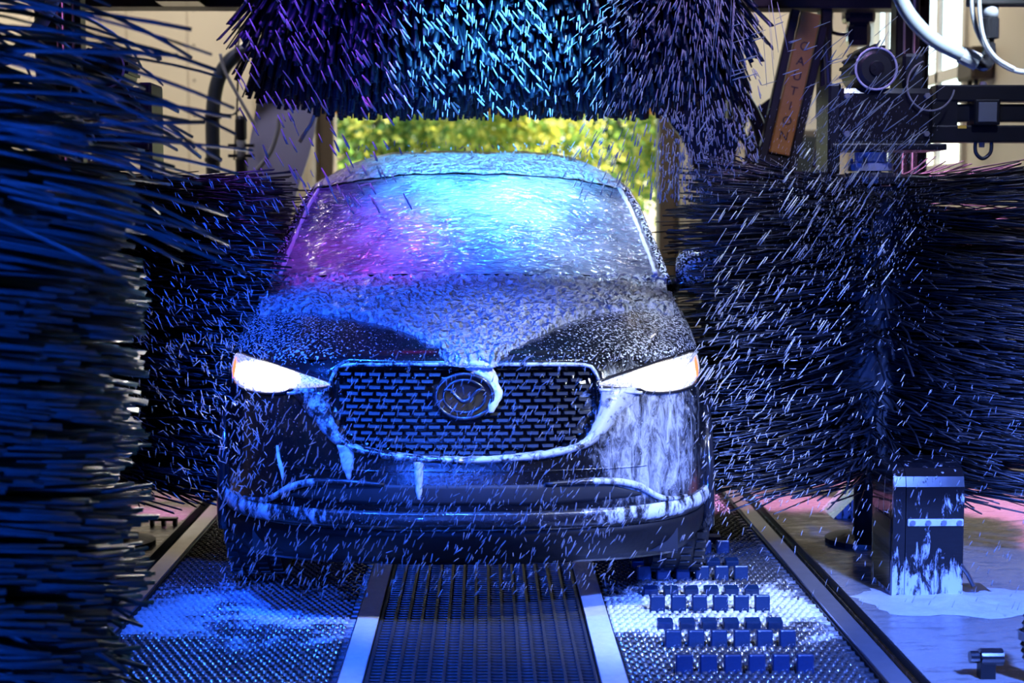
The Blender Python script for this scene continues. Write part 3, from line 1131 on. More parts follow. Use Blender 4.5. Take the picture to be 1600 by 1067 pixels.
# surround: gloss wing that runs from lamp to lamp under the grille
def band_mesh(inner, outer, proud, depth):
    m = MB()
    n = len(inner)
    for s_, lst in ((0, inner), (1, outer)):
        pass
    for i in range(n):
        (x0, z0), (x1, z1) = inner[i], outer[i]
        y0 = front_y(x0, z0); y1 = front_y(x1, z1)
        xm, zm = (x0 + x1) / 2, (z0 + z1) / 2
        ym = front_y(xm, zm)
        m.v += [(x0, y0 + depth, z0), (x0, y0 - proud * .6, z0), (xm, ym - proud, zm), (x1, y1 - proud * .4, z1), (x1, y1 + .012, z1)]
    for i in range(n - 1):
        for k in range(4):
            m.f.append((i * 5 + k, i * 5 + k + 1, i * 5 + k + 6, i * 5 + k + 5))
    m.f.append((0, 1, 2, 3, 4)); e = (n - 1) * 5
    m.f.append((e + 4, e + 3, e + 2, e + 1, e))
    return m
def resample(pts, n):
    p = np.array([tuple(q)[:2] for q in smooth_path([(a, b_, 0) for a, b_ in pts], 6)])
    d = np.concatenate([[0], np.cumsum(np.hypot(*np.diff(p, axis=0).T))])
    t_ = np.linspace(0, d[-1], n)
    return list(zip(np.interp(t_, d, p[:, 0]), np.interp(t_, d, p[:, 1])))
wi = resample([(.447, .792), (.446, .755), (.437, .715), (.420, .678), (.398, .640), (.36, .618), (.30, .604), (.2, .591), (0, .580)], 30)
wo_ = resample([(.585, .790), (.54, .742), (.495, .69), (.455, .645), (.41, .610), (.36, .594), (.28, .578), (.18, .568), (0, .560)], 30)
for sgn in (1, -1):
    bnd = band_mesh(wi, wo_, .020, .05)
    bnd.v = [(sgn * p[0], p[1], p[2]) for p in bnd.v]
    gpart('grille_wing', bnd, M['wing'], True)
top = [(-.43, .842), (-.395, .866), (-.2, .871), (0, .872), (.2, .871), (.395, .866), (.43, .842)]
gpart('grille_top_bar', MB().tube([(x, front_y(x, z_) - .002, z_) for x, z_ in resample(top, 40)], .007, 8), M['wing'], True)
for sgn in (1, -1):
    cor = [(.43, .842), (.447, .80), (.448, .775)]
    gpart('grille_edge', MB().tube([(sgn * x, front_y(x, z_) - .003, z_) for x, z_ in resample(cor, 10)], .006, 8), M['wing'], True)

# emblem: oval ring with a winged V inside
em = empty('emblem', (0, .04, .774)); em.parent = car
ey = front_y(0, .774) - .012 - .04
tilt = R(-9)
ring = [(.092 * math.cos(a), ey, .072 * math.sin(a)) for a in np.linspace(0, 2 * PI, 41)]
MB().tube(ring, .0065, 8, False).build('ring', M['rim'], em, True)
MB().prism_y([(.088 * math.cos(a), .068 * math.sin(a)) for a in np.linspace(0, 2 * PI, 33)[:-1]], ey + .006, ey + .012).build('backing', M['glassdark'], em)
rr = [(.068 * math.cos(a), ey + .002, .053 * math.sin(a)) for a in np.linspace(0, 2 * PI, 37)]
MB().tube(rr, .0055, 8, False).build('inner_ring', M['rim'], em, True)
wg = smooth_path([(-.066, ey, .018), (-.045, ey - .002, .020), (-.018, ey - .004, -.008), (0, ey - .005, -.016), (.018, ey - .004, -.008), (.045, ey - .002, .020), (.066, ey, .018)], 5)
MB().tube(wg, [.005 + .0025 * math.sin(PI * i / (len(wg) - 1)) for i in range(len(wg))], 8).build('wing_mark', M['rim'], em, True)
em.rotation_euler.x = 0

# headlamps
LT = [(.432, .812), (.50, .832), (.575, .850), (.65, .866), (.72, .877), (.78, .882), (.812, .878), (.826, .862)]
LB = [(.432, .798), (.50, .789), (.575, .783), (.60, .772), (.65, .765), (.72, .764), (.78, .772), (.812, .790), (.826, .815)]
def lamp_sheet(x0, x1, n, lift, mrg=0.):
    m = MB()
    for i in range(n + 1):
        x = x0 + (x1 - x0) * i / n
        zt = float(interp(x, LT)) - mrg; zb = float(interp(x, LB)) + mrg
        for k in range(9):
            t_ = k / 8
            z_ = zb + (zt - zb) * t_
            m.v.append((x, front_y(x, z_) - lift * (.4 + .6 * math.sin(PI * t_)), z_))
    for i in range(n):
        for k in range(8):
            m.f.append((i * 9 + k, (i + 1) * 9 + k, (i + 1) * 9 + k + 1, i * 9 + k + 1))
    return m
for sgn in (1, -1):
    hl = empty('headlamp', (sgn * .64, .2, .82)); hl.parent = car
    inv = Matrix.Translation((-sgn * .64, -.2, -.82))
    def hp(name, mb, m, smooth=True):
        mb.v = [(sgn * p[0], p[1], p[2]) for p in mb.v]
        o = mb.build(name, m, None, smooth)
        o.parent = hl
        o.matrix_parent_inverse = inv
        return o
    hp('lens', lamp_sheet(.440, .824, 36, .014, .005), M['lens'])
    edge = [(x, z_) for x, z_ in resample(LT, 26)] + [(x, z_) for x, z_ in reversed(resample(LB, 26))]
    edge.append(edge[0])
    hp('lamp_rim', MB().tube([(x, front_y(x, z_) - .004, z_) for x, z_ in edge], .0055, 6, False), M['blackwet'])
    mk = MB()
    for i in range(9):
        z_ = .793 + .07 * i / 8
        w_ = .008 * math.sin(PI * (i + .4) / 8.8)
        for x in (.806 - w_, .806 + w_):
            mk.v.append((x, front_y(x, z_) - .020, z_))
    for i in range(8):
        mk.f.append((2 * i, 2 * i + 1, 2 * i + 3, 2 * i + 2))
    hp('marker_lamp', mk, M['marker'])
    hp('lamp_lip', MB().tube([(x, front_y(x, z_) - .012, z_) for x, z_ in resample([(.44, .788), (.52, .779), (.585, .772)], 10)], .006, 6), M['wing'])
    ld = bpy.data.lights.new('headlamp_beam', 'SPOT')
    ld.energy = 26
    ld.color = (1., .92, .78)
    ld.spot_size = R(110)
    ld.spot_blend = .8
    ld.shadow_soft_size = .05
    lo = bpy.data.objects.new('headlamp_beam', ld)
    C.objects.link(lo)
    lo.parent = car
    aim(lo, (sgn * .70, front_y(.70, .81) - .05, .81), (sgn * .95, -4, .25))

# lower bumper: intake, fog recess brow, splitter and cladding band
def wrap_band(z0f, z1f, s0, s1, n, out, name, m):
    b_ = MB()
    for sgn in (1,):
        ss = np.linspace(-s1, s1, 2 * n + 1)
        for s_ in ss:
            a = abs(s_); sg_ = 1 if s_ >= 0 else -1
            nx, ny = plan_n(np.array([a]))
            for k in range(6):
                t_ = k / 5
                z_ = z0f(a) + (z1f(a) - z0f(a)) * t_
                px, py = plan(a)
                y_ = 0
                h_ = (z_ - ZB) / (.875 - ZB)
                x_, y_, _z = body_pt(np.array([a]), h_)
                bulge = out * (.35 + .65 * math.sin(PI * t_))
                b_.v.append((sg_ * (x_[0] + nx[0] * bulge), y_[0] + ny[0] * bulge, z_))
    for i in range(2 * n):
        for k in range(5):
            b_.f.append((i * 6 + k, (i + 1) * 6 + k, (i + 1) * 6 + k + 1, i * 6 + k + 1))
    o = b_.build(name, m, car, True)
    so = o.modifiers.new('thick', 'SOLIDIFY'); so.thickness = .012; so.offset = -1
    return o
def mat_clad():
    k = N('bumper_cladding_wet')
    v = k.coords()
    x, y, z = k.sep(v)
    f = k.noise(k.coords((1.4, 1, .6)), 16, 6, .7)
    sp = k.noise(v, 120, 3)
    side = k.math('MAXIMUM', k.rangef(x, .28, .52), k.math('MULTIPLY', k.rangef(x, -.30, -.55), .75))
    m = k.math('ADD', f, k.math('MULTIPLY', side, k.rangef(z, .33, .37, 0., .24)))
    msk = k.math('MAXIMUM', k.rangef(m, .62, .78), k.rangef(sp, .66, .72, 0, .6))
    k.set(Base_Color=k.mix(msk, (.008, .008, .010), (.58, .62, .68)), Roughness=.33, Coat_Weight=.3)
    k.bump(k.math('ADD', f, sp), .3, .006)
    return k.m
M['clad'] = mat_clad()
M['valance'] = simple('matt_valance', (.006, .006, .007), .55, 0, var=.3, scale=50, bump=.1, spec=.25)
wrap_band(lambda a: .345, lambda a: .405 + .0 * a, 0, 1.10, 50, .016, 'bumper_shelf', M['clad'])
wrap_band(lambda a: .205, lambda a: .335, 0, 1.08, 46, .008, 'bumper_valance', M['valance'])
wrap_band(lambda a: .425 + .02 * np.clip((a - .3) * 2, 0, 1), lambda a: .492 - .05 * np.clip((a - .45) * 6, 0, 1), 0, .60, 34, -.012 + .016, 'lower_intake', M['dark'])
for sgn in (1, -1):
    br = resample([(.26, .492), (.40, .496), (.50, .490), (.575, .468), (.63, .432), (.68, .412), (.75, .408)], 26)
    MB().tube([(sgn * x, front_y(x, z_) - .004, z_) for x, z_ in br], [.006 + .006 * math.sin(PI * i / 25) for i in range(26)], 8).build('intake_brow', M['clad'], car, True)
MB().tube([(x, front_y(x, .535) - .001, .535) for x in np.linspace(-.6, .6, 40)], .003, 6).build('bumper_crease', M['paint'], car, True)

# ------------------------------------------------------------------ soap foam lying on the car
BND = [(-.9, .90), (-.78, .86), (-.70, .80), (-.55, .70), (-.43, .62), (-.34, .54), (-.26, .45), (-.17, .31), (-.10, .22), (-.05, .13), (-.01, .085), (.09, .085), (.12, .14), (.155, .20), (.22, .30), (.29, .40), (.36, .53), (.43, .63), (.50, .70), (.58, .735), (.63, .80), (.69, .86), (.76, .84), (.9, .92)]
fm = MB()
st = .0085
gx = np.arange(-.80, .801, st); gy = np.arange(.06, 1.36, st)
idx = {}
def cowl_z(x, y):
    """bonnet, then up over the foot of the windscreen"""
    z_ = float(Hood(x, y)) + .009
    a = max(-1, min(1, x / .79))
    yb = 1.13 + .20 * a * a
    if y > yb:
        z_ = max(z_, float(interp(y - .19 * a * a, list(zip(GHa[:5, 0], GHa[:5, 1])))) - .045 * abs(a) ** 2.2 * min(1, (y - yb) / .3) - .012 * abs(a) ** 2)
    return z_
for j, y in enumerate(gy):
    for i, x in enumerate(gx):
        nz = noise.noise(Vector((x * 9, y * 9, 3.1))) * .035 + noise.noise(Vector((x * 28, y * 28, 7.7))) * .016
        d = y - (float(interp(x, BND)) + nz)
        if d < -.035 or y > 1.165 + .21 * (x / .79) ** 2: continue
        if abs(x) > .775 and y < 1.0: continue
        e = max(0., min(1, d / .030))
        n1 = noise.noise(Vector((x * 16, y * 16, .3))); n2 = noise.noise(Vector((x * 36, y * 30, 1.7))); n3 = noise.noise(Vector((x * 70, y * 60, 4.7)))
        th = -.016 + .034 * math.sin(e * PI / 2) * (1.15 - .35 * min(1, max(0, d) / .3)) + e * (.012 * n1 + .012 * n2 + .006 * n3)
        yy = y
        if y < .13:
            pass
        idx[(i, j)] = len(fm.v)
        fm.v.append((x, yy, cowl_z(x, yy) + (max(.001, th) if e > .5 else th)))
for (i, j) in list(idx):
    q = [(i, j), (i + 1, j), (i + 1, j + 1), (i, j + 1)]
    if all(k in idx for k in q):
        fm.f.append(tuple(idx[k] for k in q))
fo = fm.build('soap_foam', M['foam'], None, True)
fo.location = (CX, 0, 0)
tag(fo, 'thick sheet of soap foam on the bonnet ending in a point above the emblem', 'foam', None, 'stuff')
def veil(name, label, v0, v1, nv, base_th, amp, m):
    g_ = MB()
    na = 120
    for i in range(nv + 1):
        v = v0 + (v1 - v0) * i / nv
        for k in range(na + 1):
            a = -1 + 2 * k / na
            p = green(v, a * .985)
            nn = green_n(v, a * .985)
            w1 = noise.noise(Vector((p.x * 7, p.y * 5, 2.))); w2 = noise.noise(Vector((p.x * 24, p.y * 30, 9.)))
            edge = 1 - abs(a)
            th = base_th + amp * (w1 + .6 * w2) + .008 * math.exp(-((edge - .03) / .03) ** 2)
            g_.v.append(p + nn * max(.004, th))
    for i in range(nv):
        for k in range(na):
            q = i * (na + 1) + k
            g_.f.append((q, q + 1, q + na + 2, q + na + 1))
    o = g_.build(name, m, None, True)
    o.location = (CX, 0, 0)
    return tag(o, label, 'foam', None, 'stuff')
veil('soap_film', 'glossy rippled soap film running down the windscreen', .18, 4.05, 70, .010, .004, M['film'])
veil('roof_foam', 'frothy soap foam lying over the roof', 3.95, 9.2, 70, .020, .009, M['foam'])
# a bead of froth along each windscreen pillar
for sgn, lab in ((1, 'bead of froth along the windscreen pillar by the mirror'), (-1, 'bead of froth along the windscreen pillar by the blue brush')):
    g_ = MB()
    pts = [green(v, sgn * .955) + green_n(v, sgn * .955) * .012 for v in np.linspace(.2, 4.3, 40)]
    g_.tube(pts, [.011 + .006 * noise.noise(Vector((i * .6, sgn, 0))) for i in range(40)], 8)
    o = g_.build('froth_bead', M['foamblob'], None, True)
    o.location = (CX, 0, 0)
    tag(o, lab, 'foam')

def foam_run(label, path, rad, seed):
    """a run of foam hanging on the fascia: path of (x, z), with radius per point"""
    m = MB()
    pts = smooth_path([(x, 0, z_) for x, z_ in path], 6)
    n = len(pts)
    nr = 12
    for i, p in enumerate(pts):
        t_ = i / (n - 1)
        r_ = float(np.interp(t_, np.linspace(0, 1, len(rad)), rad)) * (1 + .35 * noise.noise(Vector((t_ * 7, seed, 0))))
        y0 = front_y(p.x, p.z)
        for k in range(nr + 1):
            an = PI * k / nr
            m.v.append((p.x + r_ * math.cos(an), y0 - .004 - .55 * r_ * math.sin(an) * (1 + .4 * noise.noise(Vector((t_ * 12, k * .9, seed)))) + .012 * (k in (0, nr)), p.z + .003 * noise.noise(Vector((k * .7, t_ * 9, seed)))))
    for i in range(n - 1):
        for k in range(nr):
            m.f.append((i * (nr + 1) + k, i * (nr + 1) + k + 1, (i + 1) * (nr + 1) + k + 1, (i + 1) * (nr + 1) + k))
    m.f.append(tuple(range(nr + 1))); m.f.append(tuple((n - 1) * (nr + 1) + k for k in range(nr, -1, -1)))
    o = m.build('foam_run', M['foamblob'], None, True)
    o.location = (CX, 0, 0)
    tag(o, label, 'foam')
foam_run('foam run dripping over the emblem from the bonnet', [(.045, .885), (.055, .86), (.085, .82), (.105, .78), (.092, .745), (.085, .722)], [.055, .045, .022, .020, .016, .006], 1)
foam_run('foam lump on the bonnet lip above the emblem', [(-.01, .892), (.02, .872), (.035, .855), (.03, .842)], [.04, .04, .026, .008], 2)
foam_run('wide foam run on the bumper below the end of the grille wing', [(-.385, .615), (-.382, .58), (-.378, .54), (-.375, .505)], [.030, .024, .016, .004], 3)
foam_run('narrow foam run on the bumper below the middle of the grille', [(-.148, .568), (-.147, .53), (-.147, .49), (-.147, .445)], [.018, .014, .012, .004], 4)
foam_run('thin foam thread on the bumper near the lamp with the orange marker by the brush', [(-.62, .60), (-.615, .56), (-.605, .53), (-.60, .49)], [.004, .006, .008, .003], 5)


# ------------------------------------------------------------------ helper: a place in the hall from its sight line and its true depth
_cm = cam.rotation_euler.to_matrix()
def at(px, py, Y):
    d = _cm @ Vector(((px - 800) / 2500, -(py - 533.5) / 2500, -1))
    t_ = (Y - cam.location.y) / d.y
    return cam.location + d * t_

# ------------------------------------------------------------------ bristles
def unit(a):
    return a / np.maximum(np.linalg.norm(a, axis=1), 1e-9)[:, None]
def strands(base, d, L, bend, w, th, seg=4, taper=.75):
    """flat bristle strips: base points, directions, lengths, bend vectors added as s^2"""
    n = len(base)
    hint = np.tile(np.array([[.13, .21, 1.]]), (n, 1)) + rng.normal(0, .5, (n, 3))
    side = unit(np.cross(d, hint)); up = unit(np.cross(side, d))
    Vs = []
    for k in range(seg + 1):
        t_ = k / seg
        p = base + d * (L * t_)[:, None] + bend * (t_ ** 2)
        f = 1 - (1 - taper) * t_
        a = side * (w * f)[:, None] * .5; b_ = up * (th * f)[:, None] * .5
        Vs.append(np.stack([p - a - b_, p + a - b_, p + a + b_, p - a + b_], 1))
    V = np.stack(Vs, 1).reshape(-1, 3)
    Q = []
    st_ = (seg + 1) * 4
    q = []
    for k in range(seg):
        for i in range(4):
            j = (i + 1) % 4
            q.append((k * 4 + i, k * 4 + j, (k + 1) * 4 + j, (k + 1) * 4 + i))
    q.append((seg * 4, seg * 4 + 1, seg * 4 + 2, seg * 4 + 3))
    Q = (np.arange(n)[:, None, None] * st_ + np.array(q)[None]).reshape(-1, 4)
    return V, Q

def strand_paths(P, w, th, taper=.7):
    """strips along given paths P (n, k, 3)"""
    n, k = P.shape[:2]
    T = np.gradient(P, axis=1)
    T /= np.linalg.norm(T, axis=2)[..., None]
    up0 = np.array([0, 0, 1.]) + rng.normal(0, .35, (n, 1, 3))
    S = np.cross(T, up0); S /= np.linalg.norm(S, axis=2)[..., None]
    Up = np.cross(S, T)
    f = (1 - (1 - taper) * np.linspace(0, 1, k))[None, :, None]
    a = S * (th[:, None, None] * f * .5); b_ = Up * (w[:, None, None] * f * .5)
    V = np.stack([P - a - b_, P + a - b_, P + a + b_, P - a + b_], 2).reshape(-1, 3)
    q = []
    for j in range(k - 1):
        for i in range(4):
            m = (i + 1) % 4
            q.append((j * 4 + i, j * 4 + m, (j + 1) * 4 + m, (j + 1) * 4 + i))
    e = (k - 1) * 4
    q.append((e, e + 1, e + 2, e + 3))
    Q = (np.arange(n)[:, None, None] * (k * 4) + np.array(q)[None]).reshape(-1, 4)
    return V, Q

def drum(label, loc, r, z0, z1, mat, layers, per, w, droop, shaft_top, spread=.05, swirl=.18, r0=.16, edge=None, th=.5, seg=4, part=False):
    t = thing('side_brush', label, 'brush', loc)
    core = MB()
    core.lathe([(0.0, z0 + .03), (r0 * 1.5, z0 + .03), (r0 * 1.5, z1 - .03), (0.0, z1 - .03)], (0, 0, 0), 'z', 26)
    core.build('core', M['dark'], t, False)
    MB().cyl((0, 0, 0), (0, 0, shaft_top), .045, 16).build('shaft', M['black'], t, True)
    MB().lathe([(0, z1 - .02), (r0 * 1.7, z1 - .02), (r0 * 1.7, z1 + .005), (.06, z1 + .03), (0, z1 + .03)], (0, 0, 0), 'z', 26).build('top_flange', M['black'], t)
    MB().lathe([(0, 0), (.16, 0), (.16, .02), (.06, .05), (0, .05)], (0, 0, 0), 'z', 22).build('foot_bearing', M['black'], t)
    n = layers * per
    lz = np.repeat(np.linspace(z0, z1, layers), per) + rng.normal(0, .006, n)
    ntuft = per // 7
    tuft = rng.uniform(0, 2 * PI, (layers, ntuft))
    ti = rng.integers(0, ntuft, (layers, per))
    ang = (tuft[np.arange(layers)[:, None], ti] + rng.normal(0, .10, (layers, per))).ravel()
    d = np.stack([np.cos(ang), np.sin(ang), rng.normal(0, spread, n)], 1)
    d = unit(d)
    base = np.stack([np.cos(ang) * r0, np.sin(ang) * r0, lz], 1)
    rr = r * rng.uniform(.86, 1.03, n)
    if edge is not None:
        rr = rr * edge((lz - z0) / (z1 - z0))
    L = (rr - r0) * (1 - .22 * min(1., swirl))
    tang = np.stack([-np.sin(ang), np.cos(ang), np.zeros(n)], 1)
    loose = rng.random(n) < .5
    if part:     # bristles part like a curtain, thrown to either side
        bend = np.stack([np.sign(np.cos(ang)) * np.abs(np.sin(ang)) * swirl * r * rng.normal(1, .16, n) * np.where(loose, rng.uniform(-.2, .6, n), 1), np.zeros(n), np.zeros(n)], 1)
    else:        # bristles trail behind the turning drum
        bend = tang * (swirl * r * rng.normal(1, .16, n))[:, None]
    bend[:, 2] -= droop(lz, n)
    V, Q = strands(base, d, L, bend, np.full(n, w) * rng.uniform(.7, 1.4, n), np.full(n, w * th), seg)
    o = link_mesh('bristles', np_mesh('bristles', V, Q), mat, t)
    tag(o, kind='stuff')
    return t

drum('round black bristle brush beside the mirror, below the round gear motor', (1.575, 1.44, 0), .745, .30, 1.50, M['br_black'], 44, 150, .009,
     lambda z, n: rng.normal(.03, .035, n) - .06 * np.clip((z - 1.3) * 5, 0, 1), 1.66, spread=.016, swirl=.55, part=True, edge=lambda t: .93 + .07 * np.sin(np.clip(t, 0, 1) * PI) ** .5)
drum('round black bristle brush behind the drooping blue brush', (-1.52, 1.44, 0), .69, .30, 1.50, M['br_black'], 44, 150, .009,
     lambda z, n: rng.normal(.02, .03, n), 1.66, spread=.016, swirl=.55, part=True, edge=lambda t: .94 + .06 * np.sin(np.clip(t, 0, 1) * PI) ** .5)
# the near brush: tufts of long bristles trailing in spirals round the drum
nb_ = thing('side_brush', 'tall drooping blue bristle brush reaching down to the guide rail', 'brush', (-1.835, -1.12, 0))
MB().lathe([(0, .10), (.30, .10), (.30, 1.50), (0, 1.50)], (0, 0, 0), 'z', 26).build('core', M['dark'], nb_)
MB().cyl((0, 0, 0), (0, 0, 4.49), .05, 16).build('shaft', M['black'], nb_, True)
MB().lathe([(0, 0), (.18, 0), (.18, .02), (.07, .05), (0, .05)], (0, 0, 0), 'z', 22).build('foot_bearing', M['black'], nb_)
def spiral(theta, z0, r1, phi, rise, droop, k=9):
    n = len(theta)
    t_ = np.linspace(0, 1, k)[None]
    rr = .22 + (r1[:, None] - .22) * t_ ** .9
    an = theta[:, None] + phi[:, None] * t_ ** 1.1
    zz = z0[:, None] + rise[:, None] * t_ - droop[:, None] * t_ ** 2
    return np.stack([rr * np.cos(an), rr * np.sin(an), np.maximum(zz, .012)], 2)
lay, tuf, per = 34, 17, 12
n = lay * tuf * per
lz = np.repeat(np.linspace(.20, 1.50, lay), tuf * per)
tz = np.repeat(rng.normal(0, .012, lay * tuf), per); tth = np.repeat(rng.uniform(0, 2 * PI, lay * tuf), per)
tdr = np.repeat(np.abs(rng.normal(.085, .03, lay * tuf)), per); tr_ = np.repeat(rng.uniform(.88, .98, lay * tuf), per)
low = np.clip((.52 - lz) * 2.6, 0, 1)
P = spiral(tth + rng.normal(0, .07, n), lz + tz + rng.normal(0, .012, n), tr_ * rng.uniform(.96, 1.02, n) - .10 * low * rng.random(n), np.full(n, .95) + rng.normal(0, .05, n),
           np.zeros(n), tdr + rng.normal(0, .012, n) + .14 * low * rng.random(n))
V, Q = strand_paths(P, rng.uniform(.011, .020, n), np.full(n, .008))
o = link_mesh('bristles', np_mesh('bristles', V, Q), M['br_blue'], nb_, True)
tag(o, kind='stuff')
# the long loose whips at the head of that brush
n = 170
lz = 1.46 + .50 * rng.random(n) ** 1.9
P = spiral(rng.uniform(-1.9, .5, n), lz, rng.uniform(.80, 1.27, n), np.full(n, .7) + rng.normal(0, .1, n), np.abs(rng.normal(.14, .09, n)), np.abs(rng.normal(.21, .07, n)), 14)
V, Q = strand_paths(P, rng.uniform(.008, .014, n), np.full(n, .007))
o = link_mesh('long_bristles', np_mesh('long_bristles', V, Q), M['br_blue'], nb_, True)
tag(o, kind='stuff')
MB().lathe([(0, 1.48), (.20, 1.48), (.20, 2.05), (0, 2.05)], (0, 0, 0), 'z', 24).build('upper_core', M['dark'], nb_)
# stray drooping bristles at its foot
n = 90
lz = rng.uniform(.18, .62, n)
P = spiral(rng.uniform(-1.0, .1, n), lz, rng.uniform(.78, .98, n), np.full(n, .5), np.abs(rng.normal(.03, .03, n)), np.minimum(np.abs(rng.normal(.32, .12, n)), lz + .02), 12)
V, Q = strand_paths(P, rng.uniform(.010, .016, n), np.full(n, .009))
o = link_mesh('drooping_bristles', np_mesh('drooping_bristles', V, Q), M['br_blue'], nb_, True)
tag(o, kind='stuff')

# top brush: axle across the car, bristles all round, ragged lower fringe
TY, TZ, TR = 2.40, 2.54, .715
tb = thing('top_brush', 'wide navy bristle roller hanging over the foamed roof', 'brush', (.06, TY, TZ))
MB().lathe([(0, -1.02), (.16, -1.02), (.16, 1.02), (0, 1.02)], (0, 0, 0), 'x', 24).build('core', M['dark'], tb)
MB().cyl((-1.30, 0, 0), (1.30, 0, 0), .05, 16).build('axle', M['black'], tb, True)
n = 9000
x = rng.uniform(-1.0, 1.0, n)
tx = np.round(x / .034) * .034 + rng.normal(0, .005, n)
ang = rng.uniform(0, 2 * PI, n)
flare = .10 * np.sign(tx) * np.clip((np.abs(tx) - .72) / .28, 0, 1) ** 1.5 * 3.0
d = unit(np.stack([flare + rng.normal(0, .06, n), np.cos(ang), np.sin(ang)], 1))
base = np.stack([tx, np.cos(ang) * .15, np.sin(ang) * .15], 1)
L = (TR - .15) * rng.uniform(.90, 1.02, n) * (1 - .12 * np.clip((np.abs(tx) - .75) / .25, 0, 1))
bend = np.stack([rng.normal(0, .025, n), .05 * np.sin(ang), -.03 - .05 * np.cos(ang) ** 2], 1)
V, Q = strands(base, d, L, bend, rng.uniform(.014, .026, n), np.full(n, .006), 4, .95)
o = link_mesh('bristles', np_mesh('bristles', V, Q), M['br_top'], tb)
tag(o, kind='stuff')

# ------------------------------------------------------------------ brush machinery
def world_part(root, name, mb, m, smooth=False, sub=None):
    o = mb.build(name, m, None, smooth)
    p = sub or root
    o.parent = p
    o.matrix_parent_inverse = Matrix.Translation(-Vector(root.location))
    return o

def brush_drive(side, ax, ay, label_motor, label_arm, label_col):
    s_ = side
    t = thing('gear_motor', label_motor, 'motor', (ax, ay, 1.66))
    P = lambda name, mb, m, sm=False: mb.build(name, m, t, sm)
    def bx(x0, x1, *r, **k):
        a, b_ = sorted((x0 * s_, x1 * s_))
        return MB().box(a, b_, *r, **k)
    P('gearbox', bx(-.16, .22, -.13, .13, -.02, .20, bev=.02), M['blackwet'])
    P('mounting_plate', bx(-.19, .27, -.15, .15, -.045, -.02, bev=.005), M['black'])
    disc = MB(); disc.lathe([(0, -.16), (.060, -.16), (.078, -.15), (.084, -.13), (.084, .10), (0, .10)], (-.02 * s_, 0, .275), 'y', 30)
    P('motor_drum', disc, M['black'], False)
    hubm = MB(); hubm.lathe([(0, -.172), (.028, -.170), (.032, -.158)], (-.02 * s_, 0, .275), 'y', 18)
    P('motor_cap', hubm, M['blackwet'])
    rim_ = MB()
    rim_.tube([(-.02 * s_ + .082 * math.cos(a), -.152, .275 + .082 * math.sin(a)) for a in np.linspace(0, 2 * PI, 33)], .005, 6, False)
    P('motor_rim', rim_, M['greyplate'], True)
    for k in range(11):
        a = R(-10 + k * 20)
        c_, q = math.cos(a), math.sin(a)
        f = MB(); f.add([(-.02 * s_ + c_ * r_ - q * w_, y_, .275 + q * r_ + c_ * w_) for y_ in (-.14, .08) for r_, w_ in ((.080, -.007), (.080, .007), (.098, .006), (.098, -.006))],
                        [(0, 1, 2, 3), (7, 6, 5, 4), (0, 4, 5, 1), (1, 5, 6, 2), (2, 6, 7, 3), (3, 7, 4, 0)])
        P('fin', f, M['black'])
    P('terminal_box', bx(.10, .19, -.10, .05, .20, .34, bev=.012), M['black'])
    P('flange_bracket', bx(-.20, -.15, -.12, .12, -.14, .22, bev=.01), M['black'])
    lp = MB(); c0 = Vector((.20 * s_, -.15, .21))
    lp.tube([c0 + Vector((.095 * s_ * math.cos(a), 0, .10 * math.sin(a))) for a in np.linspace(R(110), R(350), 24)], .004, 6)
    P('cable_loop', lp, M['greyhose'], True)
    for bxx, bz in ((-.13, .02), (.19, .02), (-.13, .17), (.19, .17)):
        bb = MB(); bb.lathe([(0, -.145), (.012, -.145), (.012, -.13)], (bxx * s_, 0, bz), 'y', 6)
        P('bolt', bb, M['steel'])
    # arm
    t2 = thing('swing_arm', label_arm, 'arm', (ax + .25 * s_, ay, 1.66))
    Q = lambda name, mb, m, sm=False: mb.build(name, m, t2, sm)
    Q('upper_beam', bx(.0, 1.65, -.05, .05, .155, .220, bev=.006), M['black'])
    Q('lower_beam', bx(-.02, 1.65, -.05, .05, -.010, .058, bev=.006), M['black'])
    Q('middle_tube', bx(.06, 1.60, -.02, .06, .075, .145, bev=.006), M['black'])
    Q('web_plate', bx(-.02, .09, -.045, .045, .055, .16), M['black'])
    lk = Q('link_box', bx(.145, .250, -.09, .02, .058, .160, bev=.006), M['black'])
    o = bx(.160, .235, -.094, -.088, .070, .148, bev=.002).build('link_face', M['greymetal'], lk)
    for xx in (.198,):
        b1 = MB(); b1.lathe([(0, .235), (.012, .235), (.018, .222), (.018, .045), (.012, -.03), (0, -.03)], (xx * s_, -.02, 0), 'z', 10)
        Q('pivot_bolt', b1, M['steel'])
    Q('sticker', bx(.09, .125, -.053, -.050, .045, .057), M['yellow'])
    cl = MB(); cl.tube(smooth_path([(.17 * s_, -.03, 0), (.172 * s_, -.03, -.05), (.20 * s_, -.03, -.075), (.232 * s_, -.03, -.05), (.235 * s_, -.03, .0)], 6), .008, 8)
    Q('cable', cl, M['darkhose'], True)
    # column behind
    t3 = thing('brush_column', label_col, 'column', (ax + .38 * s_, ay + .95, 0))
    MB().box(-.055, .055, -.055, .055, 0.02, 4.49, .008).build('post', M['black'], t3)
    MB().box(-.12, .12, -.12, .12, 0, .02).build('base_plate', M['black'], t3)
    for xx in (-.02, .025):
        MB().cyl((xx, -.062, 1.5), (xx, -.062, 4.4), .006, 6).build('cable', M['greyhose'], t3)
    MB().tube([(0, -.05, 1.72), (-.20 * s_, -.5, 1.72), (-.34 * s_, -.86, 1.72)], .022, 8).build('bracket', M['black'], t3)
brush_drive(1, 1.575, 1.44, 'round finned gear motor on the black brush beside the windows', 'black twin beam swing arm with grey link box', 'black cable column behind the finned gear motor by the windows')
brush_drive(-1, -1.52, 1.44, 'dark gear motor half hidden behind the blue whips', 'black twin beam swing arm behind the blue whips', 'black cable column behind the blue whips')

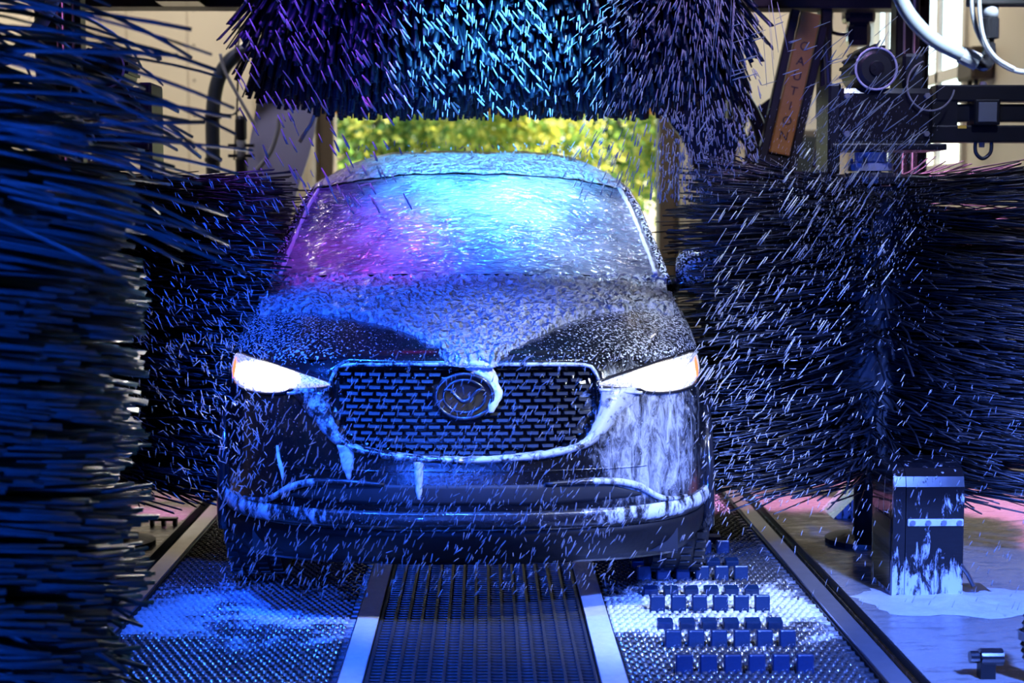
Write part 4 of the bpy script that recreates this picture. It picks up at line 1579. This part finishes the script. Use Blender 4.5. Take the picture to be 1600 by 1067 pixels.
# bearing parts between gear motor and bristle drum
for (ax, lab) in ((1.575, 'steel bearing block under the finned gear motor by the windows'), (-1.52, 'steel bearing block behind the blue whips')):
    t = thing('bearing_block', lab, 'bearing', (ax, 1.44, 1.535))
    MB().lathe([(.05, 0), (.09, 0), (.09, .03), (.065, .04), (.065, .075), (.05, .075)], (0, 0, 0), 'z', 20).build('housing', M['greyplate'], t, False)
    for k in range(6):
        a = k * PI / 3
        MB().cyl((.078 * math.cos(a), .078 * math.sin(a), .03), (.078 * math.cos(a), .078 * math.sin(a), .05), .008, 6).build('bolt', M['steel'], t)

# gantry across the bay behind the top brush
t = thing('gantry_frame', 'black steel gantry carrying the navy roller', 'gantry', (0, 3.2, 0))
MB().box(-2.25, 2.25, -.09, .09, 2.40, 2.56, .01).build('cross_beam', M['black'], t)
for sx in (-1, 1):
    MB().box(sx * 2.2 - .07, sx * 2.2 + .07, -.09, .09, 0, 2.56, .01).build('leg', M['black'], t)
    x = 1.42 * sx + .06
    MB().prism_x([(-.86, -.06 + 2.54), (-.80, 2.62), (.0, 2.62), (.02, 2.44), (-.74, 2.44)], x - .025, x + .025).build('roller_arm', M['black'], t)
for x in (1.28, 1.75):
    MB().box(x - .03, x + .03, -.05, .05, 1.85, 2.42, .006).build('hanger_post', M['black'], t)
MB().box(-1.62, -1.40, -.3, -.1, 2.40, 2.56, .01).build('junction_box', M['blackwet'], t)
MB().tube(smooth_path([(1.05, -.2, 2.12), (1.2, -.16, 2.05), (1.34, -.1, 1.92), (1.42, -.06, 1.75), (1.40, -.04, 1.6)], 6), .035, 10).build('bent_strut', M['black'], t, True)
MB().tube(smooth_path([(1.28, -.08, 1.9), (1.33, -.08, 1.74), (1.45, -.08, 1.62), (1.55, -.08, 1.66)], 6), .022, 8).build('bent_strut', M['black'], t, True)

# curved splash plates behind the roller ends
def plate(label, px, Y, th, m):
    pts = [at(a, b_, Y) for a, b_ in px]
    c0 = Vector((sum(p.x for p in pts) / len(pts), Y, 0))
    sp_ = smooth_path([(p.x - c0.x, 0, p.z) for p in pts] + [(pts[0].x - c0.x, 0, pts[0].z)], 4)[:-1]
    t = thing('splash_plate', label, 'plate', c0)
    MB().prism_y([(p.x, p.z) for p in sp_], 0, th).build('plate', m, t)
    zmin = min(p.z for p in sp_)
    xm = sum(p.x for p in sp_) / len(sp_)
    MB().box(xm - .03, xm + .03, th, th + .06, 0, max(p.z for p in sp_) - .05).build('stand', M['black'], t)
    return t
plate('grey curved splash plate beside the strip curtain and arched hose', [(392, 105), (402, 72), (470, 58), (500, 120), (494, 190), (482, 245), (464, 300), (452, 360), (446, 470), (386, 470), (384, 270), (400, 165)], 4.6, .03, M['greyplate'])
plate('black curved splash plate between the strip curtain and caution board', [(1028, 110), (1150, 90), (1168, 180), (1150, 240), (1150, 330), (1106, 330), (1090, 280), (1066, 218), (1045, 188)], 4.6, .03, M['black'])
plate('small black splash plate under the caution board', [(1180, 170), (1225, 160), (1240, 330), (1165, 330), (1165, 240)], 4.3, .03, M['black'])

# caution board, leaning, with its letters
pa, pb = at(1268, 20, 3.0), at(1218, 240, 3.0)
cb_ = thing('caution_board', 'leaning orange board lettered CAUTION on the black frame', 'sign', pb)
dv = (pa - pb); ln_ = dv.length
ry = math.atan2(dv.x, dv.z)
cb_.rotation_euler = (0, ry, 0)
MB().box(-.052, .052, 0, .03, 0, ln_, .006).build('board', M['caution'], cb_)
for i, ch in enumerate('CAUTION'):
    cu = bpy.data.curves.new('letter', 'FONT')
    cu.body = ch
    cu.size = .062
    cu.align_x = 'CENTER'
    cu.extrude = .0012
    cu.materials.append(M['letter'])
    tmp = bpy.data.objects.new('letter_curve', cu)
    lme = bpy.data.meshes.new_from_object(tmp)
    bpy.data.objects.remove(tmp)
    o = bpy.data.objects.new('letter', lme)
    C.objects.link(o)
    o.parent = cb_
    o.location = (0, -.0025, ln_ * .735 - i * .076)
    o.rotation_euler = (R(90), 0, 0)
MB().box(-.10, -.056, .0, .06, -.25, ln_ * 1.0, .006).build('side_bar', M['black'], cb_)
MB().box(.056, .10, .0, .06, -.25, ln_ * .93, .006).build('side_bar', M['black'], cb_)
MB().box(-.10, .10, .031, .06, -.25, ln_ * .2).build('back_bar', M['black'], cb_)
t = thing('bowed_hose', 'dark bowed hose running beside the caution board', 'hose', at(1288, 200, 3.1))
c0 = t.location.copy()
MB().tube([p - c0 for p in smooth_path([at(1283, 40, 3.1), at(1292, 90, 3.1), at(1294, 150, 3.1), at(1284, 200, 3.1), at(1272, 262, 3.1)], 6)], .016, 10).build('tube', M['darkhose'], t, True)

# things at the sides of the hall
t = thing('arched_hose', 'thick dark hose arched up and over beside the grey splash plate', 'hose', at(334, 262, 4.4))
c0 = t.location.copy()
MB().tube([p - c0 for p in smooth_path([at(334, 420, 4.4), at(333, 260, 4.4), at(333, 170, 4.4), at(345, 115, 4.4), at(375, 82, 4.4), at(420, 68, 4.4), at(470, 70, 4.4)], 8)], .042, 14).build('tube', M['darkhose'], t, True)
for k, (a, b_) in enumerate(((333, 182), (333, 250), (372, 83))):
    p = at(a, b_, 4.4) - c0
    MB().lathe([(.045, -.012), (.05, -.012), (.05, .012), (.045, .012)], p, 'z' if k < 2 else 'x', 16).build('clamp', M['black'], t)
MB().box(-.03, .03, .045, .09, -c0.z, -.15).build('stand', M['black'], t)
t = thing('valve_stack', 'black upright valve with pale fittings beside the arched hose', 'valve', at(378, 300, 4.3))
c0 = t.location.copy()
v_ = MB(); v_.lathe([(0, -.25), (.035, -.25), (.035, .02), (.024, .03), (.024, .13), (.034, .14), (.034, .25), (.020, .27), (0, .27)], (0, 0, .17), 'z', 16)
v_.build('valve_body', M['black'], t, False)
for zz in (.20, .26):
    MB().box(-.075, .075, -.02, .02, zz, zz + .018).build('handle', M['black'], t)
MB().lathe([(.026, 0), (.030, .01), (.030, .09), (.026, .10)], (0, 0, .20), 'z', 14).build('spring', M['greyhose'], t, True)
MB().cyl((0, 0, -c0.z), (0, 0, -.05), .02, 10).build('stand', M['black'], t)
def hose(label, pts, Y, r, m, name='thin_hose'):
    w_ = [at(a, b_, Y) for a, b_ in pts]
    t_ = tag(MB().tube([p - w_[0] for p in smooth_path(w_, 8)], r, 8).build(name, m, None, True), label, 'hose')
    t_.location = w_[0]
    return t_
hose('grey hose slanting from the arched hose down to the valve', [(344, 84), (352, 112), (372, 150), (392, 185), (398, 195)], 4.25, .010, M['greyhose'])
hose('pale hose curling in front of the grey splash plate', [(436, 184), (434, 205), (424, 235), (410, 256), (400, 268)], 4.3, .013, M['greyhose'])
hose('thin cable hanging beside the pale wall panel', [(378, -40), (373, 60), (371, 150), (366, 250)], 4.5, .006, M['darkhose'], 'hanging_cable')
hose('dark cable sagging between the arched hose and valve', [(332, 178), (350, 181), (366, 178), (376, 168)], 4.3, .006, M['darkhose'], 'sagging_cable')
hose('pale tube slanting over the strip curtain', [(520, -5), (512, 90), (490, 182), (478, 205), (468, 222)], 3.06, .010, M['clearhose'])

t = thing('hanging_valve', 'black hanging valve box before the window', 'valve', at(1343, 30, 3.4))
MB().box(-.085, .075, -.06, .06, -.02, .16, .02).build('valve_body', M['blackwet'], t)
MB().box(-.065, .055, -.05, .05, -.14, -.02, .025).build('lower_body', M['blackwet'], t)
MB().tube(smooth_path([(-.07, 0, .08), (-.14, 0, .07), (-.15, 0, -.05), (-.12, 0, -.075), (-.06, 0, -.08)], 5), .010, 8).build('bent_pipe', M['black'], t, True)
MB().cyl((0, 0, .15), (0, 0, 4.49 - t.location.z), .02, 10).build('hanger', M['black'], t)
t = thing('wall_cabinet', 'low dark cabinet standing against the end wall by the window', 'cabinet', (2.82, 9.95, 0))
MB().box(-.28, .45, -.25, .30, 0, 2.12, .02).build('body', M['jamb'], t)
dr = MB().box(-.25, .42, -.275, -.252, .06, 2.06, .005).build('door', M['black'], t)
MB().box(.33, .36, -.30, -.275, 1.0, 1.15).build('handle', M['steel'], dr)
t = thing('conduit', 'thin dark conduit running up the end wall beside the cabinet', 'conduit', (3.28, 10.25, 0))
MB().cyl((0, 0, 0), (0, 0, 4.5), .022, 8).build('pipe', M['black'], t, True)
for z in (1.2, 2.2, 3.2):
    MB().box(-.04, .04, 0, .035, z, z + .03).build('clip', M['steel'], t)
t = thing('wall_box', 'grey box mounted on the side wall beside the window', 'wall box', (3.42, 6.1, 2.38))
MB().box(-.08, .08, -.18, .18, -.10, .12, .02).build('body', M['jamb'], t)
MB().tube(smooth_path([(-.02, .05, -.10), (-.02, .10, -.30), (-.02, -.02, -.36), (-.02, -.10, -.28), (-.02, -.08, -.10)], 6), .018, 8).build('cable', M['darkhose'], t, True)

# ceiling tube lights added out of view to brighten the rear walls
for i, (x, y) in enumerate(((-2.7, 8.4), (2.7, 8.4), (-2.7, 6.4), (2.7, 6.4))):
    t = thing('added_tube_light', 'added long ceiling tube light ' + ('near the strip curtain by the grey plate', 'near the wall cabinet', 'above the arched hose side of the bay', 'above the daylight window end near the gantry')[i], 'lamp', (x, y, 4.42), 0, 'added ceiling tube lights')
    MB().box(-.09, .09, -.7, .7, .02, .08, .01).build('housing', M['greymetal'], t)
    for dx in (-.04, .04):
        MB().cyl((dx, -.66, 0), (dx, .66, 0), .016, 10).build('tube', emis('added_tube_glow', (1., .9, .74), 9.), t)
    ld = bpy.data.lights.new('added_tube_lamp', 'AREA')
    ld.shape = 'RECTANGLE'; ld.size = .16; ld.size_y = 1.3
    ld.energy = 48; ld.color = (1., .92, .80)
    lo = bpy.data.objects.new('added_tube_lamp', ld); C.objects.link(lo); lo.parent = t; lo.location = (0, 0, -.03)

# foreground hoses at the top, on a ceiling bracket
YF = -.55
t = thing('valve_hanger', 'black hanging valve with elbow at the end of the milky hose', 'valve', at(1546, 40, YF))
c0 = t.location.copy()
sv = MB()
def lz_(py): return (at(1546, py, YF) - c0).z
sv.lathe([(0, lz_(84)), (.018, lz_(84)), (.018, lz_(68)), (.014, lz_(67)), (.014, lz_(62)), (.027, lz_(60)), (.027, lz_(30)), (.022, lz_(27)), (.022, lz_(10))], (0, 0, 0), 'z', 20)
sv.build('valve_body', M['blackwet'], t, False)
sl = MB(); sl.lathe([(.0205, lz_(27)), (.0235, lz_(27)), (.0235, lz_(9)), (.0205, lz_(9))], (0, 0, 0), 'z', 20)
sl.build('clear_sleeve', M['clearhose'], t, True)
el = [at(1546, 78, YF), at(1545, 94, YF), at(1538, 102, YF), at(1527, 98, YF), at(1519, 93, YF)]
MB().tube([p - c0 for p in smooth_path(el, 6)], .018, 12).build('elbow', M['blackwet'], t, True)
MB().box(-.06, .40, -.03, .03, lz_(9), lz_(-4), .004).build('bracket', M['black'], t)
for dx in (.0, .32):
    MB().cyl((dx, 0, lz_(-4)), (dx, 0, 4.5 - c0.z), .012, 8).build('hanger', M['black'], t)
h1 = [at(1385, -70, YF), at(1398, -25, YF), at(1420, 22, YF), at(1456, 60, YF), at(1500, 84, YF), at(1524, 95, YF)]
t = thing('milky_hose', 'thick milky hose curving down to the black elbow', 'hose', h1[0])
MB().tube([p - h1[0] for p in smooth_path(h1 + [], 8)], .0205, 14).build('tube', M['bluehose'], t, True)
MB().tube([at(1502, 85, YF) - h1[0], at(1527, 97, YF) - h1[0]], [.0245, .0255], 16).build('cuff', M['clearhose'], t)
MB().cyl((0, 0, -.01), (0, 0, 4.5 - h1[0].z), .0205, 12).build('riser', M['bluehose'], t)
hose('thin milky tube looping from the bracket past the black elbow', [(1518, -10), (1520, 20), (1530, 55), (1555, 92), (1590, 111), (1640, 112)], YF - .05, .0075, M['clearhose'], 'thin_tube')
hose('second thin milky tube beside the valve sleeve', [(1530, -10), (1531, 25), (1538, 62), (1556, 90), (1585, 108)], YF - .07, .006, M['clearhose'], 'thin_tube')
hose('slanting milky hose behind the blue whips', [(96, -30), (78, 12), (55, 50), (20, 85), (-20, 100)], .9, .026, M['bluehose'], 'milky_hose')

# roller housing on the floor, its foam and the things beside it
p0, p1 = at(1413, 947, .47), at(1503, 947, .47)
RX0, RX1 = p0.x, p1.x
t = thing('roller_housing', 'black rounded roller housing streaked with foam on the wet floor', 'housing', ((RX0 + RX1) / 2, .47, 0))
hw = (RX1 - RX0) / 2
prof = [(0, 0), (.0, .40), (.012, .435), (.04, .462), (.08, .474), (.26, .474), (.30, .46), (.31, .42), (.31, 0)]
MB().prism_x(prof, -hw, hw).build('shell', M['block'], t)
MB().prism_x([(y + (.003 if y < .1 else -.003), z) for y, z in prof], -hw - .045, -hw - .002).build('side_cheek', M['block'], t)
MB().box(-hw - .048, -hw - .044, .03, .26, .02, .28, .001).build('side_panel', M['blackwet'], t)
st_ = MB().box(-hw + .004, hw - .004, -.012, -.001, .262, .286, .003).build('bolt_strip', M['foamfloor'], t)
for k in range(4):
    xx = -hw + .02 + k * (2 * hw - .04) / 3
    MB().cyl((xx, -.020, .274), (xx, -.010, .274), .010, 8).build('bolt', M['steel'], st_)
MB().tube([(hw, .10, .13), (hw + .05, .10, .06), (hw + .07, .10, .02)], .008, 8).build('side_brace', M['galv'], t)
MB().box(hw, hw + .12, .04, .18, 0, .012).build('foot_plate', M['galv'], t)

def floor_foam(label, cx_, cy_, rx, ry_, seed, z0=.0):
    m = MB()
    nr, nth = 10, 56
    m.v.append((0, 0, .012))
    for i in range(1, nr + 1):
        for k in range(nth):
            a = 2 * PI * k / nth
            wob = 1 + .28 * noise.noise(Vector((math.cos(a) * 2, math.sin(a) * 2, seed))) + .14 * noise.noise(Vector((math.cos(a) * 7, math.sin(a) * 7, seed)))
            r_ = i / nr
            h_ = .003 + .014 * (1 - r_) * (1 + noise.noise(Vector((math.cos(a) * r_ * 6, math.sin(a) * r_ * 6, seed + 3)))) if i < nr else 0
            m.v.append((rx * r_ * wob * math.cos(a), ry_ * r_ * wob * math.sin(a), h_))
    for k in range(nth):
        m.f.append((0, 1 + k, 1 + (k + 1) % nth))
    for i in range(nr - 1):
        for k in range(nth):
            j = (k + 1) % nth
            m.f.append((1 + i * nth + k, 1 + (i + 1) * nth + k, 1 + (i + 1) * nth + j, 1 + i * nth + j))
    o = m.build('foam_puddle', M['foamfloor'], None, True)
    o.location = (cx_, cy_, z0 + .001)
    tag(o, label, 'foam')
floor_foam('flat foam puddle round the foot of the roller housing', 1.66, .44, .34, .24, 2.0)

t = thing('wedge_ramp', 'black foam-streaked wedge on the floor behind the roller housing', 'wedge', at(1372, 800, 1.95))
t.location.z = 0
MB().prism_y([(-.20, 0), (.14, 0), (.14, .30), (.06, .26)], 0, .25).build('wedge', M['block'], t)
MB().box(.14, .19, 0, .25, 0, .32, .005).build('stop_plate', M['block'], t)
t = thing('tie_ring', 'small steel ring lying on the floor near the wedge', 'ring', at(1310, 795, 2.2))
t.location.z = .012
MB().tube([(.05 * math.cos(a), .05 * math.sin(a), 0) for a in np.linspace(0, 2 * PI, 25)], .009, 8, False).build('ring', M['steel'], t, True)
t = thing('floor_bracket', 'small dark bracket on the wet floor beyond the drooping bristles', 'bracket', at(256, 826, 1.85))
t.location.z = 0
MB().box(-.06, .06, -.02, .02, .022, .034, .003).build('top_bar', M['black'], t)
for x in (-.05, 0, .05):
    MB().box(x - .008, x + .008, -.015, .015, 0, .022).build('foot', M['black'], t)
t = thing('floor_bracket', 'dark hinge block on the wet floor close behind the drooping bristles', 'bracket', at(170, 818, 1.8))
t.location.z = 0
MB().box(-.04, .04, -.03, .03, 0, .05, .006).build('block', M['black'], t)
MB().cyl((-.05, 0, .055), (.05, 0, .055), .014, 10).build('pin', M['steel'], t)
t = thing('floor_roller', 'small black roller on a post by the corrugated hose', 'roller', (1.478, -.50, 0))
MB().box(-.022, .022, -.02, .02, 0, .05).build('post', M['black'], t)
MB().cyl((-.05, 0, .062), (-.025, 0, .062), .018, 14).build('end_cap', M['blackwet'], t)
MB().cyl((-.02, 0, .062), (.045, 0, .062), .026, 18).build('roller', M['blackwet'], t)
t = thing('corrugated_hose', 'black corrugated hose standing on the floor beside the small roller', 'hose', (1.62, -.55, 0))
pts = smooth_path([(.06, 0, .0), (-.005, 0, .06), (-.02, 0, .14), (0, 0, .24), (.05, 0, .32)], 10)
MB().tube(pts, [.034 + .006 * (i % 2) for i in range(len(pts))], 14).build('tube', M['blackwet'], t, False)
for k in (8, 20, 30):
    MB().lathe([(.04, -.012), (.046, -.012), (.046, .012), (.04, .012)], pts[k], 'z', 16).build('clamp', M['steel'], t)

# ------------------------------------------------------------------ water in the air
def spray(label, P, D, L, W):
    P = np.asarray(P); D = unit(np.asarray(D))
    n = len(P)
    hint = rng.normal(0, 1, (n, 3))
    a = unit(np.cross(D, hint)); b_ = np.cross(D, a)
    L = L[:, None]; W = W[:, None]
    rings = []
    for t_, f in ((-.5, .55), (.18, 1.), (.5, .6)):
        c_ = P + D * L * t_
        rings.append(np.stack([c_ + a * W * .5 * f, c_ + b_ * W * .5 * f, c_ - a * W * .5 * f, c_ - b_ * W * .5 * f], 1))
    V = np.stack(rings, 1).reshape(-1, 3)
    q = []
    for k in range(2):
        for i in range(4):
            j = (i + 1) % 4
            q.append((k * 4 + i, k * 4 + j, k * 4 + 4 + j, k * 4 + 4 + i))
    q += [(3, 2, 1, 0), (8, 9, 10, 11)]
    Q = (np.arange(n)[:, None, None] * 12 + np.array(q)[None]).reshape(-1, 4)
    o = link_mesh('water_spray', np_mesh('water_spray', V, Q), M['water'], None)
    tag(o, label, 'water', None, 'stuff')
    return o
def cloud(n, x0, x1, y0, y1, Y0, Y1, fx=None):
    out = []
    while len(out) < n:
        a, b_ = random.uniform(x0, x1), random.uniform(y0, y1)
        if fx is not None and random.random() > fx(a, b_): continue
        out.append(tuple(at(a, b_, random.uniform(Y0, Y1))))
    return np.array(out)
def dirs(n, d, j):
    return np.array(d)[None] + rng.normal(0, j, (n, 3))
U = lambda n, a, b_: rng.uniform(a, b_, n)
n = 200
spray('violet lit spray falling before the end of the navy roller by the arched hose', cloud(n, 375, 640, -10, 330, .9, 1.5, lambda a, b_: 1 - .6 * abs(a - 470) / 170), dirs(n, (.46, 0, -.89), .07), U(n, .03, .075), U(n, .005, .010))
n = 150
spray('blue spray crossing the middle of the navy roller', cloud(n, 560, 860, -10, 185, .9, 1.5), dirs(n, (.60, 0, -.80), .08), U(n, .025, .055), U(n, .005, .011))
n = 300
spray('white drops falling straight before the navy roller', cloud(n, 640, 1010, -10, 185, .9, 1.5), dirs(n, (-.08, 0, -1), .07), U(n, .016, .040), U(n, .003, .007))
n = 850
noz = at(1085, -90, 1.2)
P = cloud(n, 880, 1190, -10, 310, .9, 1.5, lambda a, b_: max(0, 1 - abs(a - (1085 - (b_ * .05))) / 210))
spray('lilac fan of spray before the end of the navy roller by the caution board', P, (P - np.array(noz)) + rng.normal(0, .04, P.shape), U(n, .018, .055), U(n, .003, .0065))
n = 500
spray('fine lilac drops before the black splash plate', cloud(n, 1030, 1180, 170, 320, .9, 1.5), dirs(n, (-.1, 0, -1), .35), U(n, .010, .022), U(n, .004, .007))
n = 330
spray('slanting spray crossing the black brush beside the mirror', cloud(n, 1075, 1450, 60, 640, -.05, .45, lambda a, b_: max(.05, 1 - abs((a - 1440) + (b_ - 80) * .62) / 210)), dirs(n, (-.56, 0, -.83), .05), U(n, .025, .070), U(n, .0025, .006))
n = 450
spray('small drops thrown about the headlamp by the mirror', cloud(n, 1095, 1420, 420, 800, -.25, .4, lambda a, b_: max(.12, 1 - (a - 1095) / 260)), dirs(n, (-.5, 0, -.8), .35), U(n, .010, .030), U(n, .0016, .0035))
n = 650
spray('small drops thrown about the headlamp by the blue brush', cloud(n, 190, 420, 420, 780, -.35, .2, lambda a, b_: max(.08, 1 - math.hypot(a - 380, b_ - 610) / 240)), dirs(n, (.3, 0, -.7), .38), U(n, .012, .034), U(n, .0016, .0034))
n = 1700
spray('fine slanting spray before the bumper and grille', cloud(n, 345, 1115, 555, 930, -.55, -.10, lambda a, b_: .35 + .65 * min(1, max(0, (b_ - 560) / 160)) if a < 960 else .3), dirs(n, (-.42, 0, -.88), .22), U(n, .012, .032), U(n, .0016, .0034))
n = 260
spray('sparse drops before the black brush behind the blue bristles', cloud(n, 225, 435, 270, 560, .2, .6), dirs(n, (.5, 0, -.75), .2), U(n, .015, .04), U(n, .0018, .0035))
n = 2600
spray('fine mist drifting over the top of the black brush beside the mirror', cloud(n, 1150, 1480, 150, 560, .0, .55, lambda a, b_: max(.05, 1 - math.hypot((a - 1330) / 170, (b_ - 300) / 190))), dirs(n, (-.35, 0, -.9), .15), U(n, .004, .012), U(n, .0009, .0016))
n = 160
spray('splash drops leaping off the foamed roof', cloud(n, 560, 960, 222, 250, 2.1, 2.7), dirs(n, (0, 0, 1), .5), U(n, .006, .03), U(n, .003, .008))
n = 260
spray('loose drops falling past the front of the wet treads', cloud(n, 1110, 1600, 600, 950, -.3, .2), dirs(n, (-.35, 0, -.9), .12), U(n, .012, .03), U(n, .0016, .003))

n = 18
P = np.array([tuple(at(random.uniform(1060, 1230), random.uniform(-20, 90), random.uniform(.9, 1.3))) for _ in range(n)])
spray('long thin water jets above the caution board and splash plate', P, P - np.array(at(1160, -330, 1.1)) + rng.normal(0, .02, P.shape), U(n, .14, .32), U(n, .0025, .0045))
n = 34
spray('long slanting streaks of water before the finned gear motor', cloud(n, 1270, 1470, 40, 240, .1, .4), dirs(n, (-.76, 0, -.62), .04), U(n, .06, .15), U(n, .0025, .0045))
n = 26
spray('nearly level streaks of water beside the caution board', cloud(n, 1150, 1330, 10, 140, .6, .9), dirs(n, (-.93, 0, -.30), .06), U(n, .03, .07), U(n, .003, .006))
